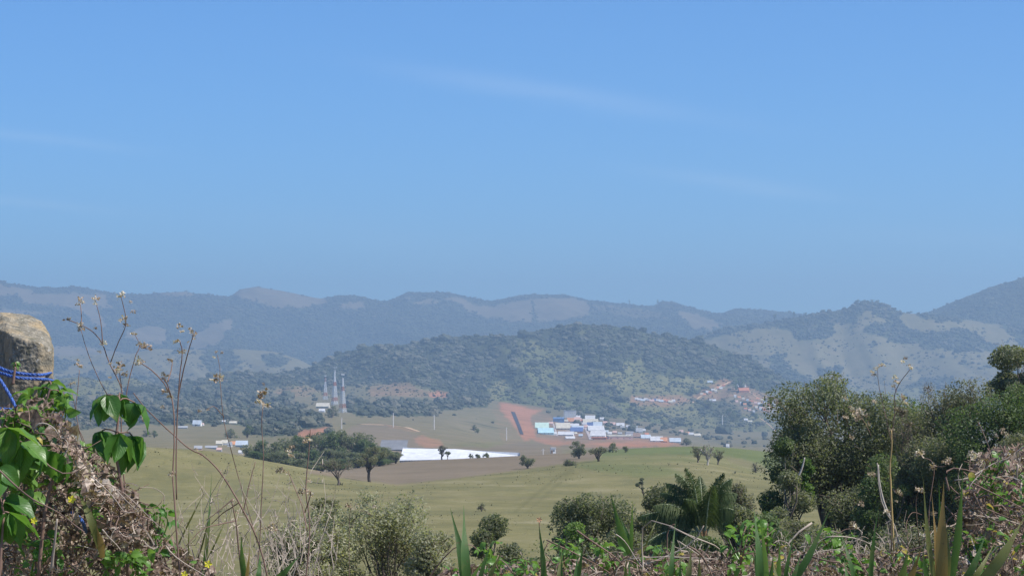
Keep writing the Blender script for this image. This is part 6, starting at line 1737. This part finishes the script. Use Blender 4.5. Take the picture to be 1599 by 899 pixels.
# ---- weeds with seed heads
husk_v = {}
def head_mesh(seed, n=34, pale=False):
    key = seed % 6
    if key in husk_v: return husk_v[key]
    r = np.random.default_rng(4000 + key)
    dirs = r.normal(size=(n, 3)); dirs[:, 2] = np.abs(dirs[:, 2]) * 0.8 - 0.2; dirs /= np.linalg.norm(dirs, axis=1)[:, None]
    V, Q = [], []
    k = 0
    for dv in dirs:
        rr = r.uniform(0.3, 1.0); p = dv * rr
        a = dv + r.normal(size=3) * 0.6; a /= np.linalg.norm(a); b = np.cross(a, r.normal(size=3)); b /= np.linalg.norm(b)
        L = r.uniform(0.35, 0.7); w = L * 0.36
        V += [p - a * L * .5, p + b * w, p + a * L * .5, p - b * w]; Q.append((k, k + 1, k + 2, k + 3)); k += 4
    husk_v[key] = mesh_np('seed_head', V, np.array(Q), M_HUSK)
    return husk_v[key]
def weed(label, stems, heads, d, seed, rpx=1.5, mat=None, name='dry_weed', cat='dry weed'):
    r = np.random.default_rng(seed)
    b0 = stems[0][0]; P0 = at(b0[0], b0[1], d)
    e = empty(name, P0, label, cat)
    for k, s in enumerate(stems):
        C = curve_pts(s, d + np.linspace(0, r.normal() * 0.04, len(s)), 5)
        rr = rpx * (0.82 if k == 0 else 0.6)
        C = C + np.cumsum(r.normal(size=C.shape), 0) * 0.00025
        Geo().tube(C - np.array(P0), np.linspace(rr, rr * 0.55, len(C)) / F * d, 5).build('stem', mat or M_STEM, e, smooth=True)
    for (x, y, s) in heads:
        o = obj('seed_head', head_mesh(int(r.integers(100))), e)
        o.location = at(x, y, d + r.normal() * 0.01) - P0; o.rotation_euler = (r.normal() * 0.4, r.normal() * 0.4, r.uniform(0, 6.3)); o.scale = (s * 1.0 / F * d,) * 3
    return e
weed('tallest branching dry weed with seed heads against the blue mountains above the tall green plant',
     [[(200, 900), (196, 790), (190, 700), (190, 640), (190, 605), (172, 568), (160, 536), (145, 518), (127, 508), (106, 499)],
      [(172, 568), (183, 540), (197, 508), (194, 480), (190, 464)], [(160, 536), (157, 500), (150, 470)], [(127, 510), (127, 490), (126, 470)],
      [(188, 640), (172, 620), (160, 600), (142, 560), (128, 515)], [(190, 605), (188, 590), (187, 577)], [(193, 640), (200, 595), (211, 555), (217, 540), (209, 522)], [(217, 540), (230, 545)]],
     [(125, 470, 7), (122, 476, 5), (150, 468, 7), (149, 475, 4), (189, 462, 8), (107, 499, 5), (100, 500, 3), (127, 508, 8), (128, 515, 6), (150, 513, 4), (162, 537, 6), (193, 500, 8), (197, 508, 6), (204, 472, 3), (208, 487, 5), (209, 522, 6), (217, 538, 5), (229, 543, 8), (225, 540, 6), (187, 574, 10), (195, 586, 7), (185, 580, 7), (172, 568, 4), (155, 550, 4)], 4.15, 1)
weed('dry weed left of the tallest, with few seed heads, rising beside the hanging vine tip',
     [[(160, 800), (140, 715), (126, 680), (118, 640), (121, 600), (123, 575)], [(118, 640), (110, 600)], [(140, 715), (132, 690), (115, 655)]], [(123, 571, 7), (121, 563, 4), (115, 598, 5), (110, 600, 4), (172, 590, 4)], 4.3, 2, 1.1)
weed('straight dark-stemmed weed with two small seed heads, right of the tall green plant',
     [[(286, 960), (278, 850), (273, 780), (270, 740), (272, 690), (272, 650), (268, 620), (258, 600), (240, 580), (219, 566)], [(276, 780), (276, 700), (280, 600), (284, 552), (280, 535), (276, 530)], [(278, 620), (290, 570), (298, 540), (302, 522)], [(262, 596), (266, 580), (268, 562)], [(268, 620), (262, 600), (256, 588)]],
     [(217, 564, 8), (223, 566, 5), (281, 510, 6), (284, 518, 5), (276, 534, 7), (284, 550, 7), (296, 515, 6), (302, 522, 6), (303, 529, 3), (294, 534, 3), (266, 564, 6), (258, 588, 7), (254, 582, 3), (259, 612, 8), (264, 620, 7), (254, 636, 4), (270, 740, 6), (266, 743, 5), (258, 594, 4)], 3.9, 3, 1.9)
weed('long weed stem arching from the lower middle up to the left over the pasture',
     [[(432, 960), (405, 850), (378, 792), (345, 738), (318, 712), (295, 700), (260, 668), (230, 640), (208, 614)], [(372, 785), (350, 800), (330, 818)], [(380, 800), (388, 760), (398, 722)]],
     [(225, 655, 6), (222, 648, 4), (312, 710, 5), (307, 702, 4), (345, 735, 3), (260, 670, 3), (386, 803, 3)], 4.1, 4, 1.8)
weed('short broken weed stem with dark curled leaves at the lower left of the pale shrub',
     [[(378, 900), (372, 850), (368, 810), (362, 780)], [(364, 778), (345, 795), (322, 812)], [(370, 812), (340, 818), (315, 825), (290, 850)]], [(365, 785, 5), (370, 800, 5), (364, 782, 4)], 4.0, 5, 1.7)
weed('pale thin branching weed in front of the wooded valley with a fluffy seed head',
     [[(398, 960), (404, 850), (408, 760), (410, 710), (408, 660), (411, 630)], [(404, 850), (372, 740), (352, 660), (346, 600), (345, 575), (340, 555)], [(350, 650), (334, 635), (325, 640)]],
     [(411, 618, 12), (404, 628, 9), (416, 634, 9), (411, 600, 3), (340, 592, 9), (346, 588, 6), (330, 593, 4), (338, 550, 3), (334, 558, 3), (347, 551, 3), (325, 640, 3), (312, 642, 4)], 4.4, 6, 1.2, M_TWIG)
weed('dry weed with orange seed heads in front of the left part of the pale shrub',
     [[(470, 960), (482, 860), (484, 810), (478, 760), (482, 700), (484, 668)], [(480, 830), (472, 790), (460, 760), (450, 735)], [(476, 800), (485, 770), (478, 768)]],
     [(482, 688, 7), (476, 690, 5), (454, 712, 8), (450, 705, 6), (456, 698, 5), (437, 735, 7), (445, 738, 5), (482, 752, 5), (470, 768, 7), (484, 772, 6), (477, 764, 5), (424, 822, 8), (428, 826, 6), (412, 825, 4)], 4.1, 7, 1.6)
weed('small dry weed with whitish seed heads over the pale shrub', [[(548, 960), (545, 850), (548, 800), (552, 792)], [(546, 830), (560, 800), (575, 800)]], [(544, 790, 6), (552, 794, 5), (556, 789, 4), (576, 803, 4), (584, 792, 4)], 4.3, 8, 0.8, M_TWIG)
weed('dry weed with rusty seed heads in front of the top of the largest tree',
     [[(1392, 860), (1390, 740), (1392, 690), (1398, 640), (1398, 615), (1407, 595), (1421, 575)], [(1400, 612), (1395, 600)], [(1392, 690), (1380, 640), (1372, 600), (1370, 575)], [(1360, 680), (1350, 660), (1340, 650)], [(1392, 660), (1402, 640), (1410, 625)]],
     [(1421, 573, 6), (1410, 565, 5), (1414, 560, 4), (1400, 597, 6), (1398, 590, 5), (1395, 603, 4), (1376, 571, 6), (1368, 575, 5), (1362, 581, 4), (1365, 585, 4), (1409, 622, 7), (1414, 630, 6), (1400, 639, 5), (1318, 621, 4), (1322, 624, 3), (1332, 640, 6), (1345, 645, 9), (1335, 648, 8), (1340, 655, 7), (1355, 650, 5), (1328, 636, 4), (1320, 652, 5), (1365, 627, 5), (1356, 662, 5), (1329, 683, 5), (1392, 673, 4)], 4.2, 9, 1.1, M_TWIG)
weed('yellow straw stem standing in front of the right trees', [[(1396, 860), (1391, 760), (1390, 730), (1393, 700), (1393, 672)]], [(1393, 671, 4)], 4.0, 10, 1.9, M_STRAW)
weed('pale crooked stem bending below the straw stem at the right', [[(1404, 850), (1396, 820), (1384, 800), (1376, 780), (1372, 750), (1370, 722)], [(1384, 800), (1392, 797)]], [(1384, 798, 6), (1362, 743, 7), (1358, 739, 4)], 4.0, 11, 1.5, M_TWIG_PALE)
weed('dry weed with white seed heads before the dark bush at the right',
     [[(1452, 900), (1450, 800), (1458, 728), (1440, 714), (1434, 708)], [(1458, 728), (1475, 728), (1482, 720)], [(1436, 850), (1430, 790), (1433, 765)], [(1418, 850), (1416, 818), (1424, 800), (1440, 802)]],
     [(1437, 708, 8), (1433, 711, 6), (1480, 721, 8), (1475, 722, 6), (1456, 728, 7), (1434, 765, 9), (1438, 768, 7), (1401, 768, 7), (1404, 772, 6), (1344, 787, 6), (1399, 782, 3), (1457, 802, 6), (1450, 832, 8), (1446, 838, 7), (1440, 836, 6), (1332, 820, 7), (1336, 822, 6)], 4.1, 12, 1.1, M_TWIG)
weed('dry weed with cream seed heads at the upper left of the lower right vine heap',
     [[(1545, 900), (1530, 830), (1520, 770), (1514, 735), (1516, 712)], [(1520, 760), (1508, 750)], [(1530, 820), (1552, 800), (1560, 795)]],
     [(1516, 711, 8), (1522, 716, 7), (1528, 714, 8), (1530, 720, 6), (1511, 750, 6), (1515, 743, 6), (1540, 765, 9), (1545, 768, 7), (1552, 812, 8), (1560, 796, 7), (1553, 700, 6), (1566, 672, 6), (1570, 678, 5), (1556, 681, 5), (1582, 722, 7), (1590, 735, 7)], 4.0, 13, 1.3, M_TWIG)
weed('cream-flowered dry weed low in the brush right of the blades under the largest tree',
     [[(1250, 950), (1262, 880), (1310, 830), (1334, 824)]], [(1366, 865, 6), (1355, 870, 8), (1378, 858, 6), (1340, 876, 6), (1203, 868, 4), (1258, 886, 5)], 3.9, 14, 1.0, M_TWIG)
weed('leaning straight brown stick crossing the left vine heap', [[(-20, 715), (40, 772), (90, 800), (132, 832)]], [], 3.65, 15, 2.0, M_TWIG, 'dry_stick', 'stick')
weed('thick pale stick standing upright in the left vine heap', [[(80, 890), (84, 850), (88, 810)]], [], 3.7, 16, 3.2, M_TWIG_PALE, 'dry_stick', 'stick')
weed('white bleached twig lying in the left vine heap under the yellowing blade', [[(160, 826), (175, 842), (190, 858)]], [], 3.7, 17, 1.8, M_TWIG_PALE, 'dry_stick', 'stick')
weed('pale twig with bent tip over the pasture right of the left heap', [[(254, 800), (256, 775), (245, 765), (235, 762), (217, 762)]], [(218, 763, 4)], 4.1, 18, 1.0, M_TWIG_PALE, 'dry_stick', 'stick')
weed('long pale twigs crossing each other low under the palm', [[(1010, 880), (1060, 860), (1085, 842), (1100, 820)], [(1060, 845), (1085, 862), (1110, 880)], [(980, 872), (1040, 868), (1120, 872)], [(1110, 900), (1100, 870), (1108, 850)]], [], 3.9, 19, 1.8, M_TWIG_PALE, 'dry_stick', 'stick')

# yellow flowers and the orange dry bract on the blade tip
for i, (x, y, s, d, lab) in enumerate([(53, 812, 6, 3.7, 'yellow flower low in the left vine heap'), (112, 779, 7, 3.7, 'yellow-white flower in the upper left vine heap'), (325, 880, 7, 3.8, 'yellow flower at the right foot of the left vine heap'),
        (288, 896, 6, 3.7, 'yellow flower cut by the bottom edge of the photo at the left'), (842, 811, 5, 3.7, 'small orange dry bract on the tip of a blade')]):
    e = empty('orange_bract' if i == 4 else 'yellow_flower', at(x, y, d), lab, 'flower')
    for k in range(5):
        a = k * 1.257
        g = Geo().add([(0, 0, 0), (math.cos(a) * .6 - math.sin(a) * .35, -0.15, math.sin(a) * .6 + math.cos(a) * .35), (math.cos(a), -0.05, math.sin(a)), (math.cos(a) * .6 + math.sin(a) * .35, -0.15, math.sin(a) * .6 - math.cos(a) * .35)], [(0, 1, 2, 3)])
        obj('petal', g.mesh('petal', M_FLOWER if i < 4 else paint('orange_bract_mat', (0.62, 0.36, 0.2))), e, scale=s / F * d)
    Geo().tube([(0, 0.002, 0), (0.001, 0.004, -0.03)], 0.0008, 4).build('stalk', M_STEM, e)
